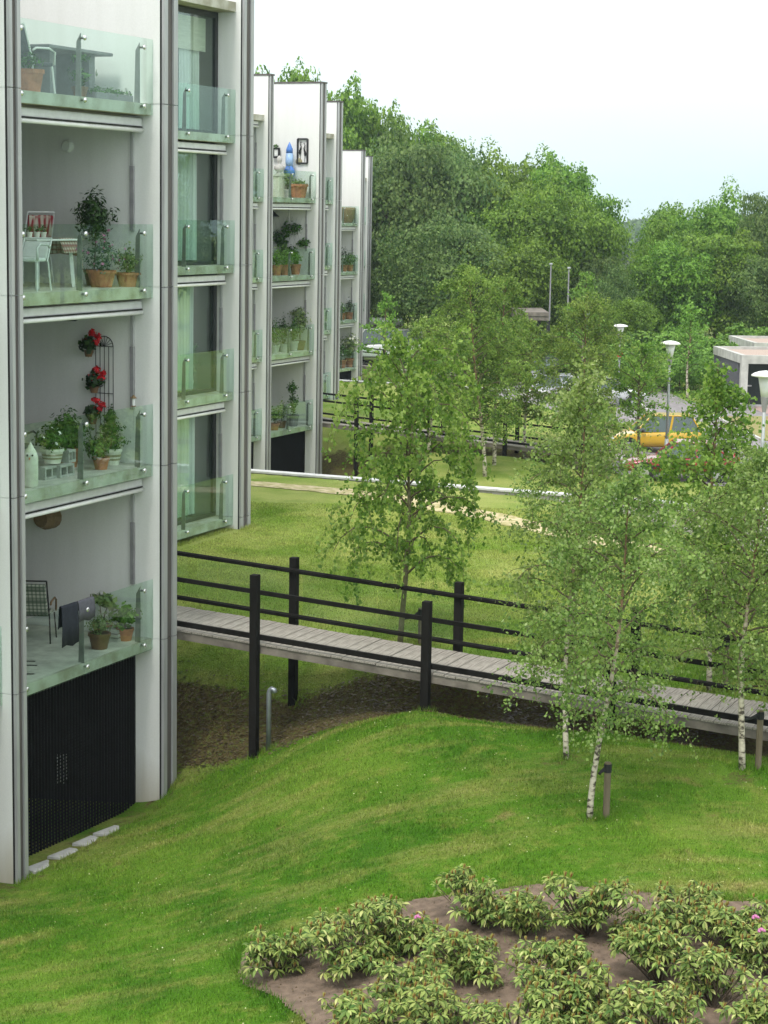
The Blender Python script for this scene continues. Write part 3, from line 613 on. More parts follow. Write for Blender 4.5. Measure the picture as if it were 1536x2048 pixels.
def make_block():
    blk = empty('apartment_block', (OX, OY, 0), rz=_a)
    # bay list: (u0, u1, w of the glass, wide?)
    wall = dict()
    cross_wall(blk, -8.46, -8.18, -.15, 3.2)
    cross_wall(blk, -4.16, -3.90, -.15, 3.2)
    cross_wall(blk, 0.0, .41, -.15, 5.0)
    cross_wall(blk, 7.4, 7.68, 4.72, 8.0)
    cross_wall(blk, 11.92, 12.38, 4.72, 16.7)
    W_ = M['white']
    MB().box(.412, 7.398, 5.05, 5.3, -1.2, TOPZ).build('entrance_facade', W_, blk)
    d = MB().box(.75, 2.2, 5.0, 5.045, 3.55, 5.7).build('entrance_door', M['frame'], blk)
    MB().box(.9, 2.05, 4.985, 4.998, 3.7, 5.6).build('door_glass', M['pane'], d)
    MB().box(12.4, 32.0, 16.72, 16.95, -2.0, TOPZ).build('rear_facade', W_, blk)
    MB().box(-3.898, -.002, 3.0, 3.2, -1.0, TOPZ).build('rear_wall', W_, blk)
    MB().box(-8.4, .4, 3.22, 9.0, TOPZ - .3, TOPZ - .02).build('roof', M['alu_dark'], blk)
    MB().box(.43, 11.9, 8.02, 16.0, TOPZ - .3, TOPZ - .02).build('roof', M['alu_dark'], blk)
    MB().box(-8.178, -4.176, 1.6, 1.8, SL[3] + 2.85, TOPZ - .1).build('penthouse_wall', W_, blk)
    MB().box(7.682, 11.904, 6.5, 6.7, SL[3] + 2.85, TOPZ - .1).build('penthouse_wall', W_, blk)
    for lv, S in enumerate(SL):
        # wide balcony
        b = MB().box(-3.898, -.016, .03, 2.998, S - .17, S).build('balcony', M['concrete'], blk)
        MB().box(-3.89, -.02, .05, 2.98, S - .174, S - .1702).build('soffit', M['soffit'], b)
        MB().box(-3.89, -.02, .08, 2.98, S + .0005, S + .006).build('floor_covering', M['tile_floor'], b)
        balustrade(b, -3.898, -.02, 0.0, S, (-3.68, -2.02, -.36), -1.99)
        if lv > 0: awning(blk, -3.86, -.05, .17, S - .215, -.014)
        fr = MB(); fr.box(-3.7, -.4, 2.93, 2.995, S + .02, S + 2.3); f = fr.build('balcony_door', M['frame'], b)
        MB().box(-3.6, -2.1, 2.915, 2.928, S + .1, S + 2.2).build('door_pane', M['pane'], f); MB().box(-2.0, -.5, 2.915, 2.928, S + .1, S + 2.2).build('door_pane', M['pane'], f)
        # narrow bays with a glazed front and a shallow balcony
        for (u0, u1, wg, ps, sp, wall_u) in ((-8.178, -4.176, .03, (-7.9, -6.3, -4.62), -6.28, -4.174), (7.682, 11.904, 4.87, (8.1, 9.78, 11.48), 9.80, 11.906)):
            nb_ = MB().box(u0, u1, wg + .03, wg + .60, S - .17, S).build('balcony', M['concrete'], blk)
            MB().box(u0 + .01, u1 - .004, wg + .05, wg + .58, S - .174, S - .1702).build('soffit', M['soffit'], nb_)
            balustrade(nb_, u0, u1 - .004, wg, S, ps, sp)
            if lv > 0: awning(blk, u0 + .03, u1 - .18, wg + .13, S - .215, wall_u)
            ma = u0 + (u1 - u0) * .58
            if lv == 3: dr = [('blind', u0 + .1, u1 - .35, S + 1.75, S + 2.45), ('curtain', ma + .35, u1 - .5, S + .1, S + 2.45)]
            elif lv == 2: dr = [('curtain', ma - .05, u1 - .62, S + .1, S + 2.4)]
            elif lv == 1: dr = [('curtain', ma + .1, u1 - .7, S + .1, S + 2.4)]
            else: dr = [('curtain', u0 + .1, u1 - .62, S + .12, S + 2.42)]
            window(blk, u0 + .01, u1 - .006, wg + .43, S + .01, S + 2.60, ma, dr, lv)
    for (u0, u1, wg) in ((-8.178, -4.176, .03), (7.682, 11.904, 4.87)):
        S = SL[3] + 2.82
        t = MB().box(u0, u1, wg + .0, wg + 1.8, S - .20, S).build('terrace_slab', M['concrete'], blk)
        MB().box(u0 + .01, u1 - .004, wg + .04, wg + 1.7, S - .204, S - .2002).build('soffit', M['soffit'], t)
        r = MB(); r.add([(u0 + .2, wg + .45, S), (u1 - .35, wg + .45, S), (u1 - .35, wg + 1.5, S), (u0 + .2, wg + 1.5, S), (u0 + .2, wg + .62, S + .22), (u1 - .45, wg + .62, S + .16), (u1 - .45, wg + 1.45, S + .75), (u0 + .2, wg + 1.45, S + .75)],
                        [(0, 3, 2, 1), (4, 5, 6, 7), (0, 1, 5, 4), (1, 2, 6, 5), (2, 3, 7, 6), (3, 0, 4, 7)]); r.build('roof_light', M['grey_pl'], t)
        MB().box(u0, u1, wg + .44, wg + .56, -1.2, SL[0] - .01).build('plinth', M['concrete'], blk)
        awning(blk, u0 + .03, u1 - .18, wg + .13, S - .215, u1 - .0) if wg < 1 else None
    louvres(blk, -3.896, -.016, .35, .12, SL[0] - .18)
    louvres(blk, -8.17, -4.18, .38, .12, SL[0] - .18)
    return blk
blocks = [make_block()]
for i in (1, 2):
    b = copy_tree(blocks[0]); b.location = (OX + STEP.x * i, OY + STEP.y * i, STEP.z * i); blocks.append(b)
for b, lab in zip(blocks, ('nearest white apartment block, its balconies filling the left edge beside the footbridge',
                           'middle white apartment block, with wall art on its bright open top terrace',
                           'farthest white apartment block, its top balcony holding a wicker chair')):
    tag(b, lab, 'apartment block', 'white apartment blocks in a stepped terrace')
# small fixtures fixed to the near block's side wall
def on_wall(px, py, i=0, d=0.03):
    p = at_u(px, py, -.014, i); return Vector((p.x, p.y, p.z)) - Vector((D1.x, D1.y, 0)) * d
def wall_disc(name, px, py, r, depth, m, i=0):
    p = on_wall(px, py, i, 0); mb = MB(); q = p - Vector((D1.x, D1.y, 0)) * depth
    mb.tube([p, p.lerp(q, .6), q], [r, r, r * .7], 14); return mb.build(name, m, smooth=False)
tag(wall_disc('wall_lamp', 137, 293, .10, .09, M['lampglass']), 'round frosted wall lamp in the third-floor balcony recess', 'wall lamp')
M['blackpl'] = mat('black_plastic', (0.02, 0.02, 0.022), 0.5)
tag(wall_disc('hanging_basket', 104, 1033, .19, .34, M['wicker']), 'brown round basket hung under the ceiling of the lowest balcony', 'basket')
p = on_wall(141, 637, 0, 0); m_ = MB(); m_.box(p.x - .12, p.x + .12, p.y - .2, p.y, p.z - .03, p.z + .03)
tag(m_.build('wall_heater', M['blackpl'], bevel=.01), 'small black box fixed under the ceiling above the red geraniums', 'wall box')

# ------------------------------------------------------------------ things on the balconies
def bp(px, v, lv, i=0, py=None):
    """floor point in pixel column px, v metres outward (negative: inward) of the balcony glass"""
    S = SL[lv] + STEP.z * i
    p = at_v(px, 600, v, i)
    for _ in range(4):          # settle on the column at floor height
        q = Vector((p.x, p.y, S)); d = q - Vector((0, 0, EYE)); z = d.dot(FW)
        yy = 1024 - F_PX * d.dot(UP) / z; p = at_v(px, yy, v, i)
    if to_uv(p.x - STEP.x * i, p.y - STEP.y * i)[0] > -.36:      # keep clear of the end wall of the bay
        w = at_u(px, yy, -.36, i)
        if to_uv(w.x - STEP.x * i, w.y - STEP.y * i)[1] < -.2: p = w
        else: u_, v_ = -.40, -.35; p = uvw(u_, v_, 0) + Vector((STEP.x * i, STEP.y * i, 0))
    return Vector((p.x, p.y, S + .007))
def leaves_blob(cen, rad, n, size, droop=0.3, rng=RNG, aspect=0.5, shell=0.45):
    d = rng.normal(size=(n, 3)); d /= np.linalg.norm(d, axis=1)[:, None]
    r = (shell + (1 - shell) * rng.random(n))[:, None] * (1 + .18 * np.sin(d * 7 + 1).sum(1))[:, None]
    P = d * r * np.array(rad) + np.array(cen)
    return leaf_quads(P, d + np.array([0, 0, .35]), size, aspect, droop, rng)
def leaf_quads(P, Nrm, size, aspect, droop, rng, folded=False):
    n = len(P); s = size * (0.6 + .8 * rng.random(n))[:, None]
    Nn = Nrm + rng.normal(size=(n, 3)) * .55; Nn /= np.linalg.norm(Nn, axis=1)[:, None] + 1e-9
    t = np.cross(Nn, rng.normal(size=(n, 3))); t /= np.linalg.norm(t, axis=1)[:, None] + 1e-9
    t[:, 2] -= droop * rng.random(n); t /= np.linalg.norm(t, axis=1)[:, None]
    b = np.cross(Nn, t); b /= np.linalg.norm(b, axis=1)[:, None] + 1e-9
    V = np.empty((n, 4, 3), np.float32)
    V[:, 0] = P - t * s * .5; V[:, 1] = P + b * s * aspect * .5; V[:, 2] = P + t * s * .5; V[:, 3] = P - b * s * aspect * .5
    return V
def make_pot(root, r, h, m, loc=(0, 0, 0), band=None, taper=.72):
    x, y, z = loc; p = MB(); p.lathe([(r * taper, 0), (r * .97, h * .82), (r * 1.06, h * .82), (r * 1.06, h), (r * .92, h), (r * .9, h * .9)], 16, loc)
    po = p.build('pot', m, root, smooth=False)
    MB().lathe([(0.001, h * .91), (r * .9, h * .92)], 12, loc).build('soil', M['potsoil'], po)
    if band: MB().lathe([(r * .86, h * .30), (r * .90, h * .42), (r * .905, h * .42), (r * .865, h * .30)], 16, loc).build('glaze_band', band, po); MB().lathe([(r * .915, h * .52), (r * .955, h * .66), (r * .96, h * .66), (r * .92, h * .52)], 16, loc).build('glaze_band', band, po)
    return po
def potplant(p, label, r=.17, h=.26, pm='terracotta', blobs=((0, 0, .25, .22, .22, .25),), n=260, size=.06, lm='leaf_pot', aspect=.5, stem=0, band=None, flowers=None, group='potted plants on the balconies'):
    t = empty('potted_plant', p, label, 'potted plant', group)
    make_pot(t, r, h, M[pm], band=M[band] if band else None)
    for bx, by, bz, rx, ry, rz in blobs:
        V = leaves_blob((bx, by, h + bz), (rx, ry, rz), n, size, aspect=aspect)
        inst('foliage', poly_mesh('foliage', V.reshape(-1, 3), 4, M[lm]), t)
        s = MB(); rr = random.Random(n)
        for k in range(3 if stem == 0 else 1):
            s.tube([(0, 0, h * .9), (bx * .5 + rr.uniform(-.03, .03), by * .5 + rr.uniform(-.03, .03), h + bz * .5), (bx, by, h + bz)], [.010 + stem, .007 + stem * .6, .004], 5)
        s.build('stem', M['bark'], t)
    if flowers:
        fm, cnt, fs = flowers; bx, by, bz, rx, ry, rz = blobs[0]
        V = leaves_blob((bx, by, h + bz + .04), (rx * 1.02, ry * 1.02, rz * 1.05), cnt, fs, aspect=.9, shell=.85)
        inst('blossom', poly_mesh('blossom', V.reshape(-1, 3), 4, M[fm]), t)
    return t
G1 = 'potted plants on the balconies'
# nearest block, third balcony (level with the eye)
potplant(bp(203, -.45, 2), 'bushy blue and purple flowering plant in a wide terracotta pot', .22, .26, blobs=((0, 0, .22, .34, .30, .28),), n=900, size=.045, lm='leaf_lav', flowers=('pink', 40, .05))
potplant(bp(256, -.40, 2), 'yellow-green leafy plant in a terracotta bowl by the balcony end wall', .19, .22, blobs=((0, 0, .18, .19, .19, .20),), n=420, size=.06, lm='leaf_pale')
t = potplant(bp(188, -1.1, 2), 'small standard tree with a dark bushy head, on the third balcony', .16, .25, 'dark_pot', blobs=((0, 0, .82, .27, .27, .36),), n=1200, size=.085, lm='leaf_dark', stem=.006, aspect=.35)
t = empty('balcony_table', bp(86, -1.05, 2), 'white garden table with a chequered cloth, on the third balcony', 'table')
t.rotation_euler = (0, 0, _a)
MB().box(-.72, .42, -.38, .38, .70, .73).build('table_top', M['plastic_white'], t, bevel=.01)
for sx in (-.62, .32):
    for sy in (-.3, .3): MB().bar((sx * 1.05, sy * 1.1, 0), (sx * .95, sy * .95, .7), .055).build('leg', M['plastic_white'], t)
def check_mat(name, c1, c2, c3, sc):
    m, nt, b = new_mat(name); N = nt.nodes.new; K = nt.links.new; tc = N('ShaderNodeTexCoord'); b.inputs['Roughness'].default_value = .95
    out = None
    prev = None
    for ax, col in ((0, c2), (1, c3), (2, c2)):
        sp = N('ShaderNodeSeparateXYZ'); K(tc.outputs['Object'], sp.inputs[0]); mu = N('ShaderNodeMath'); mu.operation = 'MULTIPLY'; K(sp.outputs[ax], mu.inputs[0]); mu.inputs[1].default_value = sc
        fr = N('ShaderNodeMath'); fr.operation = 'FRACT'; K(mu.outputs[0], fr.inputs[0]); gt = N('ShaderNodeMath'); gt.operation = 'GREATER_THAN'; K(fr.outputs[0], gt.inputs[0]); gt.inputs[1].default_value = .6
        sc2 = N('ShaderNodeMath'); sc2.operation = 'MULTIPLY'; K(gt.outputs[0], sc2.inputs[0]); sc2.inputs[1].default_value = .6
        mx = N('ShaderNodeMix'); mx.data_type = 'RGBA'; K(sc2.outputs[0], mx.inputs['Factor'])
        if prev is None: mx.inputs['A'].default_value = (*c1, 1)
        else: K(prev, mx.inputs['A'])
        mx.inputs['B'].default_value = (*col, 1); prev = mx.outputs['Result']
    K(prev, b.inputs['Base Color']); return m
M['check_red'] = check_mat('red_chequered_cloth', (.55, .50, .42), (.25, .05, .05), (.12, .08, .08), 14)
M['check_green'] = check_mat('green_plaid_cushion', (.38, .40, .33), (.04, .08, .05), (.06, .09, .06), 16)
def cloth_drape():
    m = MB(); n = 14; pts = []
    prof = [(-.05, .742), (.15, .745), (.33, .742), (.43, .735), (.455, .70), (.47, .60), (.475, .50)]
    for j in range(9):
        y = -.42 + j * .105
        for k, (x, z) in enumerate(prof): pts.append((x + .012 * math.sin(j * 2.1 + k), y, z - (.10 * abs(y) if k > 3 else 0) - (.22 if (j == 0) else 0)))
    q = len(prof)
    return m.add(pts, [(j * q + k, j * q + k + 1, (j + 1) * q + k + 1, (j + 1) * q + k) for j in range(8) for k in range(q - 1)])
c = cloth_drape().build('tablecloth', M['check_red'], None, smooth=True); c.location = t.location; c.rotation_euler = (0, 0, _a)
sol = c.modifiers.new('thickness', 'SOLIDIFY'); sol.thickness = .004
tag(c, 'red and cream chequered cloth over the corner of the white table', 'tablecloth')
for k, px in enumerate((60, 75, 88)):
    q = bp(px, -1.0, 2); q.z += .735 - .007
    potplant(q, ('leftmost', 'middle', 'rightmost')[k] + ' of three small white pots on the white table', .045, .10, 'pot_white', blobs=((0, 0, .05, .06, .06, .06),), n=60, size=.03, group='three white pots on the table')
def garden_chair(p, rz, label, frame, cushion, seat=.42, backh=1.05, w=.50, arms=None):
    t = empty('garden_chair', p, label, 'garden chair', rz=rz)
    for sx in (-1, 1):
        for y0, y1 in ((-.24, -.20), (.26, .20)): MB().tube([(sx * w / 2, y0, 0), (sx * w / 2 * .92, y1, seat)], .014, 6).build('leg', frame, t)
        MB().tube([(sx * w / 2, -.22, seat + .02), (sx * w / 2, -.24, seat + .20), (sx * w / 2, -.12, seat + .25), (sx * w / 2, .15, seat + .24), (sx * w / 2, .22, seat + .2)], .018, 6).build('armrest', arms or frame, t, smooth=True)
        MB().tube([(sx * w / 2 * .9, .18, seat), (sx * w / 2 * .88, .36, backh)], .014, 6).build('back_upright', frame, t)
    MB().tube([(-w / 2 * .88, .36, backh), (w / 2 * .88, .36, backh)], .013, 6).build('top_rail', frame, t)
    m = MB(); m.box(-w / 2 * .86, w / 2 * .86, -.24, .18, seat, seat + .055); m.build('seat_cushion', cushion, t, bevel=.02)
    b = MB(); b.add([(-w / 2 * .84, .17, seat + .05), (w / 2 * .84, .17, seat + .05), (w / 2 * .84, .23, seat + .03), (-w / 2 * .84, .23, seat + .03),
                     (-w / 2 * .82, .33, backh - .04), (w / 2 * .82, .33, backh - .04), (w / 2 * .82, .385, backh - .06), (-w / 2 * .82, .385, backh - .06)],
                    [(0, 3, 2, 1), (4, 5, 6, 7), (0, 1, 5, 4), (1, 2, 6, 5), (2, 3, 7, 6), (3, 0, 4, 7)]); b.build('back_cushion', cushion, t, bevel=.02)
    return t
M['stripe_red'] = mat('red_striped_cushion', (.30, .03, .04), .9, scale=14, stretch=(1.6, 1.6, .02), col2=(.55, .5, .42), detail=0)
garden_chair(bp(62, -2.0, 2), _a + R(150), 'garden chair with red striped cushion behind the white table', M['plastic_white'], M['stripe_red'], backh=1.12, w=.52)
garden_chair(bp(57, -.5, 2), _a - R(80), 'white plastic chair at the left end of the third balcony', M['plastic_white'], M['plastic_white'], backh=.75, w=.48)
# second balcony
pl = [(105, -.55, 'white-flowered daisy plant in a striped white bowl on grey blocks', dict(r=.17, h=.22, pm='pot_white', band='pot_band', blobs=((0, 0, .14, .24, .22, .18),), n=800, size=.06, flowers=('whitefl', 14, .06))),
      (135, -1.0, 'large leafy green bush in a terracotta pot at the middle of the second balcony', dict(r=.2, h=.3, blobs=((0, 0, .24, .30, .30, .30),), n=1900, size=.07, lm='leaf_pot')),
      (202, -.40, 'trailing green plant in a small terracotta pot on the second balcony', dict(r=.13, h=.19, blobs=((-.08, 0, .14, .24, .2, .17),), n=360, size=.075)),
      (222, -.62, 'small conical conifer in a striped white pot', dict(r=.17, h=.26, pm='pot_white', band='pot_band', blobs=((0, 0, .12, .24, .24, .17), (0, 0, .30, .17, .17, .17), (0, 0, .48, .09, .09, .17)), n=700, size=.05, lm='leaf_pot'))]
for px, v, lab, kw in pl:
    p = bp(px, v, 1)
    if 'blocks' in lab: p.z += .21
    potplant(p, lab, **kw)
def cinder(p, rz, label, up=False):
    t = empty('concrete_block', p, label, 'concrete block', 'grey concrete blocks under the flower bowl', rz=rz)
    m = MB(); L_, W2, H = .39, .14, .19
    m.box(-L_ / 2, L_ / 2, -W2 / 2, W2 / 2, 0, .035); m.box(-L_ / 2, L_ / 2, -W2 / 2, W2 / 2, H - .035, H)
    for x in (-L_ / 2, -.02, L_ / 2 - .035): m.box(x, x + .035, -W2 / 2, W2 / 2, .035, H - .035)
    m.build('block_body', M['cinder'], t); return t
cinder(bp(97, -.50, 1), _a, 'grey hollow concrete block under the daisy bowl')
q = bp(127, -.44, 1); cinder(q, _a, 'grey hollow concrete block to the right of the daisy bowl')
q = bp(137, -.5, 1); q.z += .19; cinder(q, _a, 'grey hollow concrete block lying on top of another').scale = (.5, 1, 1)
t = empty('goose_ornament', bp(62, -.22, 1), 'tall white ornament with a face and a pointed top, standing by the glass', 'ornament')
MB().lathe([(.085, 0), (.105, .03), (.108, .42), (.09, .50), (.055, .56), (.0, .66)], 18).build('body', M['pot_white'], t, smooth=True)
MB().ball((-.03, -.096, .47), .016, 6, 5).build('eye', M['iron'], t); MB().ball((.04, -.092, .47), .016, 6, 5).build('eye', M['iron'], t)
MB().tube([(.0, -.09, .43), (.005, -.15, .41)], [.018, .004], 6).build('beak', M['terracotta'], t)
garden_chair(bp(30, -1.1, 1), _a + R(100), 'dark iron chair half hidden at the left end of the second balcony', M['iron'], M['greycloth'], backh=.95)
# trellis with geraniums on the side wall of the second balcony
t = empty('wall_trellis', on_wall(211, 800, 0, .0), 'tall black wire trellis with a fan-shaped top on the balcony wall', 'trellis', rz=_a)
# local: x along D1 (out of the wall is -x), y inward
zt, zb = 7.79 - t.location.z, 5.95 + .35 - t.location.z
for k in range(5): MB().tube([(-.03, -.16 + k * .08, zb), (-.03, -.16 + k * .08, zt)], .006, 5).build('upright', M['iron'], t)
m = MB()
for k in range(9):
    a = math.pi * k / 8; m.tube([(-.03, 0, zt + .0), (-.03, .155 * math.cos(a), zt + .155 * math.sin(a))], .005, 4)
m.tube([(-.03, .16 * math.cos(math.pi * k / 12), zt + .16 * math.sin(math.pi * k / 12)) for k in range(13)], .007, 5); m.build('fan_top', M['iron'], t)
for z in (zt, (zt + zb) / 2, zb + .1): MB().tube([(-.03, -.16, z), (-.03, .16, z)], .006, 5).build('crossbar', M['iron'], t)
for (px, py), lab in (((188, 712), 'topmost red geranium pot on the wire trellis'), ((199, 784), 'middle red geranium pot on the wire trellis'), ((196, 846), 'lowest red geranium pot on the wire trellis')):
    p = on_wall(px, py, 0, .16)
    g = potplant(p, lab, .075, .10, 'dark_pot', blobs=((0, 0, .10, .15, .15, .13),), n=150, size=.075, lm='leaf_dark', aspect=.9, group='red geranium pots on the trellis')
    rr = random.Random(px)
    for dx, dz in ((-.17, .24), (-.05, .30), (.02, .17), (-.11, .16)):
        V = leaves_blob((dx * D2.x * -1 + rr.uniform(-.02, .02), dx * .4, .08 + dz), (.055, .055, .045), 60, .05, aspect=.9)
        inst('flower_head', poly_mesh('flower_head', V.reshape(-1, 3), 4, M['red']), g)
t = empty('hanging_bird_feeder', at_v(267, 803, -.2), 'little house-shaped bird feeder hanging by the balcony end', 'bird feeder')
MB().tube([(0, 0, .09), (0, 0, 1.0)], .003, 4).build('cord', M['alu_light'], t)
MB().lathe([(.06, .05), (.0, .11)], 4).build('roof', M['wicker'], t); MB().box(-.035, .035, -.035, .035, -.08, -.065).build('tray', M['wicker'], t)
MB().lathe([(.025, -.065), (.025, .05)], 8).build('seed_tube', M['plastic_white'], t)
MB().tube([(0, 0, -.08), (0, 0, -.45)], .004, 4).build('tail_cord', M['alu_light'], t)
# lowest balcony
garden_chair(bp(72, -1.55, 0), _a + R(112), 'dark tube garden chair with green plaid cushions on the lowest balcony', M['iron'], M['check_green'], backh=1.02, w=.56, arms=M['wicker'])
for k, (px, v, lab, kw) in enumerate([
    (199, -.35, 'round yellow-green shrub in a brown pot, just right of the hanging towels', dict(r=.17, h=.25, pm='dark_pot', blobs=((0, 0, .13, .2, .2, .17),), n=520, size=.045, lm='leaf_pale')),
    (205, -.95, 'tall broad-leaved plant behind the round shrub on the lowest balcony', dict(r=.16, h=.24, blobs=((-.05, 0, .40, .16, .16, .10), (.1, 0, .32, .14, .14, .1)), n=60, size=.15, lm='leaf_pale', aspect=.45)),
    (250, -.55, 'leafy plant in a small terracotta pot at the right end of the lowest balcony', dict(r=.14, h=.20, blobs=((0, 0, .20, .24, .22, .20),), n=260, size=.10, lm='leaf_bush'))]):
    potplant(bp(px, v, 0), lab, **kw)
p = bp(232, -.72, 0); t = empty('plastic_crate', p, 'pale plastic crate between the pots on the lowest balcony', 'crate', rz=_a)
for z in (0, .07, .14): MB().box(-.2, .2, -.15, .15, z, z + .05).build('crate_side', M['stone'], t)
def towel(px0, px1, py, drop, m, label, name):
    a = at_v(px0, py, .0); b = at_v(px1, py, .0); zt = SL[0] + SPACE
    A = Vector((a.x, a.y)); B = Vector((b.x, b.y)); vs = []; n = 9; prof = [(.022, -drop), (.024, -drop * .5), (.016, -.02), (.008, .012), (-.008, .012), (-.016, -.02), (-.03, -drop * .55)]
    for j in range(n):
        q = A.lerp(B, j / (n - 1))
        for k, (o, z) in enumerate(prof):
            oo = o * (1 + .35 * math.sin(j * 1.7 + k)) * 1.2; zz = z + (.02 * math.sin(j * .9) if k in (0, 6) else 0)
            vs.append((q.x + D2.x * oo, q.y + D2.y * oo, zt + .006 + zz))
    q = len(prof); o = MB().add(vs, [(j * q + k, j * q + k + 1, (j + 1) * q + k + 1, (j + 1) * q + k) for j in range(n - 1) for k in range(q - 1)]).build(name, m, None, smooth=True)
    s = o.modifiers.new('thickness', 'SOLIDIFY'); s.thickness = .008; return tag(o, label, 'garment')
towel(120, 153, 1215, .60, M['navy'], 'navy blue trousers hung over the glass of the lowest balcony', 'trousers')
towel(154, 186, 1200, .30, M['greycloth'], 'grey towel folded over the glass beside the navy trousers', 'towel')
mk = MB()
for (px, v) in ((58, -.35), (64, -.62), (60, -.8)):
    q = bp(px, v, 0); mk.box(q.x - .11, q.x + .08, q.y - .03, q.y + .02, q.z + .001, q.z + .004)
tag(mk.build('floor_scraps', M['iron']), 'dark strips lying on the floor of the lowest balcony', 'strips')
# top balcony
t = empty('patio_table', bp(125, -1.0, 3), 'grey wooden patio table on the top balcony behind the glass', 'table', rz=_a)
MB().box(-1.0, .78, -.42, .42, .70, .75).build('table_top', M['grey_pl'], t, bevel=.01)
for sx in (-.8, .28): MB().box(sx, sx + .16, -.3, .3, 0, .70).build('leg', M['grey_pl'], t)
garden_chair(bp(62, -.75, 3), _a + R(80), 'white-backed chair at the table on the top balcony', M['plastic_white'], M['greycloth'], backh=.98)
t = empty('planter_trough', bp(225, -.45, 3), 'long low planter of green plants on the top balcony', 'planter', rz=_a)
MB().box(-.62, .52, -.1, .1, 0, .12).build('trough', M['grey_pl'], t, bevel=.01)
V = np.concatenate([leaves_blob((x, 0, .13), (.12, .1, .08), 90, .05) for x in np.linspace(-.55, .45, 7)]); inst('foliage', poly_mesh('foliage', V.reshape(-1, 3), 4, M['leaf_pot']), t)
potplant(bp(160, -.5, 3), 'spiky plant standing by the middle post on the top balcony', .12, .18, 'dark_pot', blobs=((0, 0, .16, .18, .18, .14), (.0, 0, .42, .12, .12, .05)), n=100, size=.12, lm='leaf_pot', aspect=.25)
potplant(bp(60, -.5, 3), 'plant in a reddish pot at the left end of the top balcony', .2, .34, 'terracotta', blobs=((0, 0, .12, .18, .18, .14),), n=160, size=.06)
# behind the glazing of the near narrow bay
p = at_v(378, 786, -5.75); p.z = SL[1] + .02
potplant(p, 'tall leafy house plant in a white vase behind the second-floor window', .10, .22, 'pot_white', blobs=((0, 0, .35, .2, .2, .28), (0, 0, .75, .16, .16, .22)), n=140, size=.11, lm='leaf_pot', aspect=.3)
p = at_v(360, 786, -5.75); p.z = SL[1] + .02
potplant(p, 'leafy house plant in a white vase at the left of the second-floor window', .10, .22, 'pot_white', blobs=((0, 0, .4, .2, .2, .3),), n=160, size=.09, lm='leaf_pot', aspect=.3)
# ---- middle block
def lst(i, lv, rows):
    for px, v, lab, kw in rows: potplant(bp(px, v, lv, i), lab, **kw)
big = lambda h=.35, lm='leaf_bush', n=420, r=.3, rr=.2: dict(r=rr, h=.38, blobs=((0, 0, h * .75, r, r, h),), n=n, size=.09, lm=lm)
lst(1, 2, [(553, -.5, 'bushy green plant in a terracotta pot, leftmost on the third balcony of the middle block', big()), (570, -.5, 'bushy green plant in a terracotta pot, second on the third balcony of the middle block', big(.38)),
           (591, -.5, 'green plant in a terracotta pot by the post, third balcony, middle block', big(.3, r=.2))])
lst(1, 1, [(548, -.4, 'green shrub in a grey pot, leftmost on the second balcony of the middle block', dict(r=.2, h=.3, pm='stone', blobs=((0, 0, .45, .28, .28, .42),), n=420, size=.09)),
           (566, -.5, 'dark leafy shrub on the second balcony of the middle block', dict(r=.2, h=.3, pm='stone', blobs=((0, 0, .5, .26, .26, .45),), n=420, size=.09, lm='leaf_dark')),
           (587, -.4, 'green shrub in a pale pot behind the glass joint, second balcony of the middle block', dict(r=.18, h=.36, pm='stone', blobs=((0, 0, .4, .22, .22, .4),), n=380, size=.09)),
           (600, -.7, 'tall yellowish shrub rising above the glass, second balcony of the middle block', dict(r=.2, h=.35, pm='wicker', blobs=((0, 0, .7, .34, .3, .42), (-.1, 0, 1.0, .3, .2, .2)), n=420, size=.09, lm='leaf_pale'))])
lst(1, 0, [(548, -.4, 'low leafy plant at the left end of the lowest balcony, middle block', dict(r=.2, h=.25, blobs=((0, 0, .3, .25, .25, .25),), n=220, size=.1)),
           (563, -.5, 'reddish leafy plant in the middle of the lowest balcony, middle block', dict(r=.18, h=.25, pm='dark_pot', blobs=((0, 0, .4, .25, .25, .4),), n=220, size=.1, lm='leaf_pale')),
           (586, -.4, 'tall climbing plant in a dark urn on the lowest balcony, middle block', dict(r=.22, h=.42, pm='grey_pl', blobs=((0, 0, .45, .2, .2, .45), (-.05, 0, 1.0, .18, .18, .25)), n=300, size=.09))])
potplant(bp(597, -.45, 3, 1), 'small green plant in a wide terracotta pot on the top terrace of the middle block', .34, .50, blobs=((0, 0, .06, .28, .28, .12),), n=200, size=.1, lm='leaf_pale')
t = empty('cabinet', bp(560, -1.2, 3, 1), 'pale cream cabinet on the top terrace of the middle block', 'cabinet', rz=_a)
MB().box(-.6, .55, -.25, .25, 0, .78).build('body', M['blind'], t, bevel=.02); MB().box(-.64, .59, -.28, .28, .78, .83).build('top', M['pot_white'], t)
t = empty('bust_statue', bp(558, -1.2, 3, 1) + Vector((0, 0, .83)), 'grey stone bust standing on the cream cabinet', 'statue')
MB().lathe([(.14, 0), (.12, .05), (.08, .1), (.19, .2), (.2, .3), (.07, .37), (.06, .42), (.1, .5), (.1, .6), (.04, .68), (0, .7)], 14).build('figure', M['stone'], t, smooth=True)
potplant(bp(575, -.9, 3, 1), 'loose yellow-green plant beside the cream cabinet', .2, .3, 'stone', blobs=((0, 0, .4, .3, .3, .35),), n=260, size=.1, lm='leaf_pale')
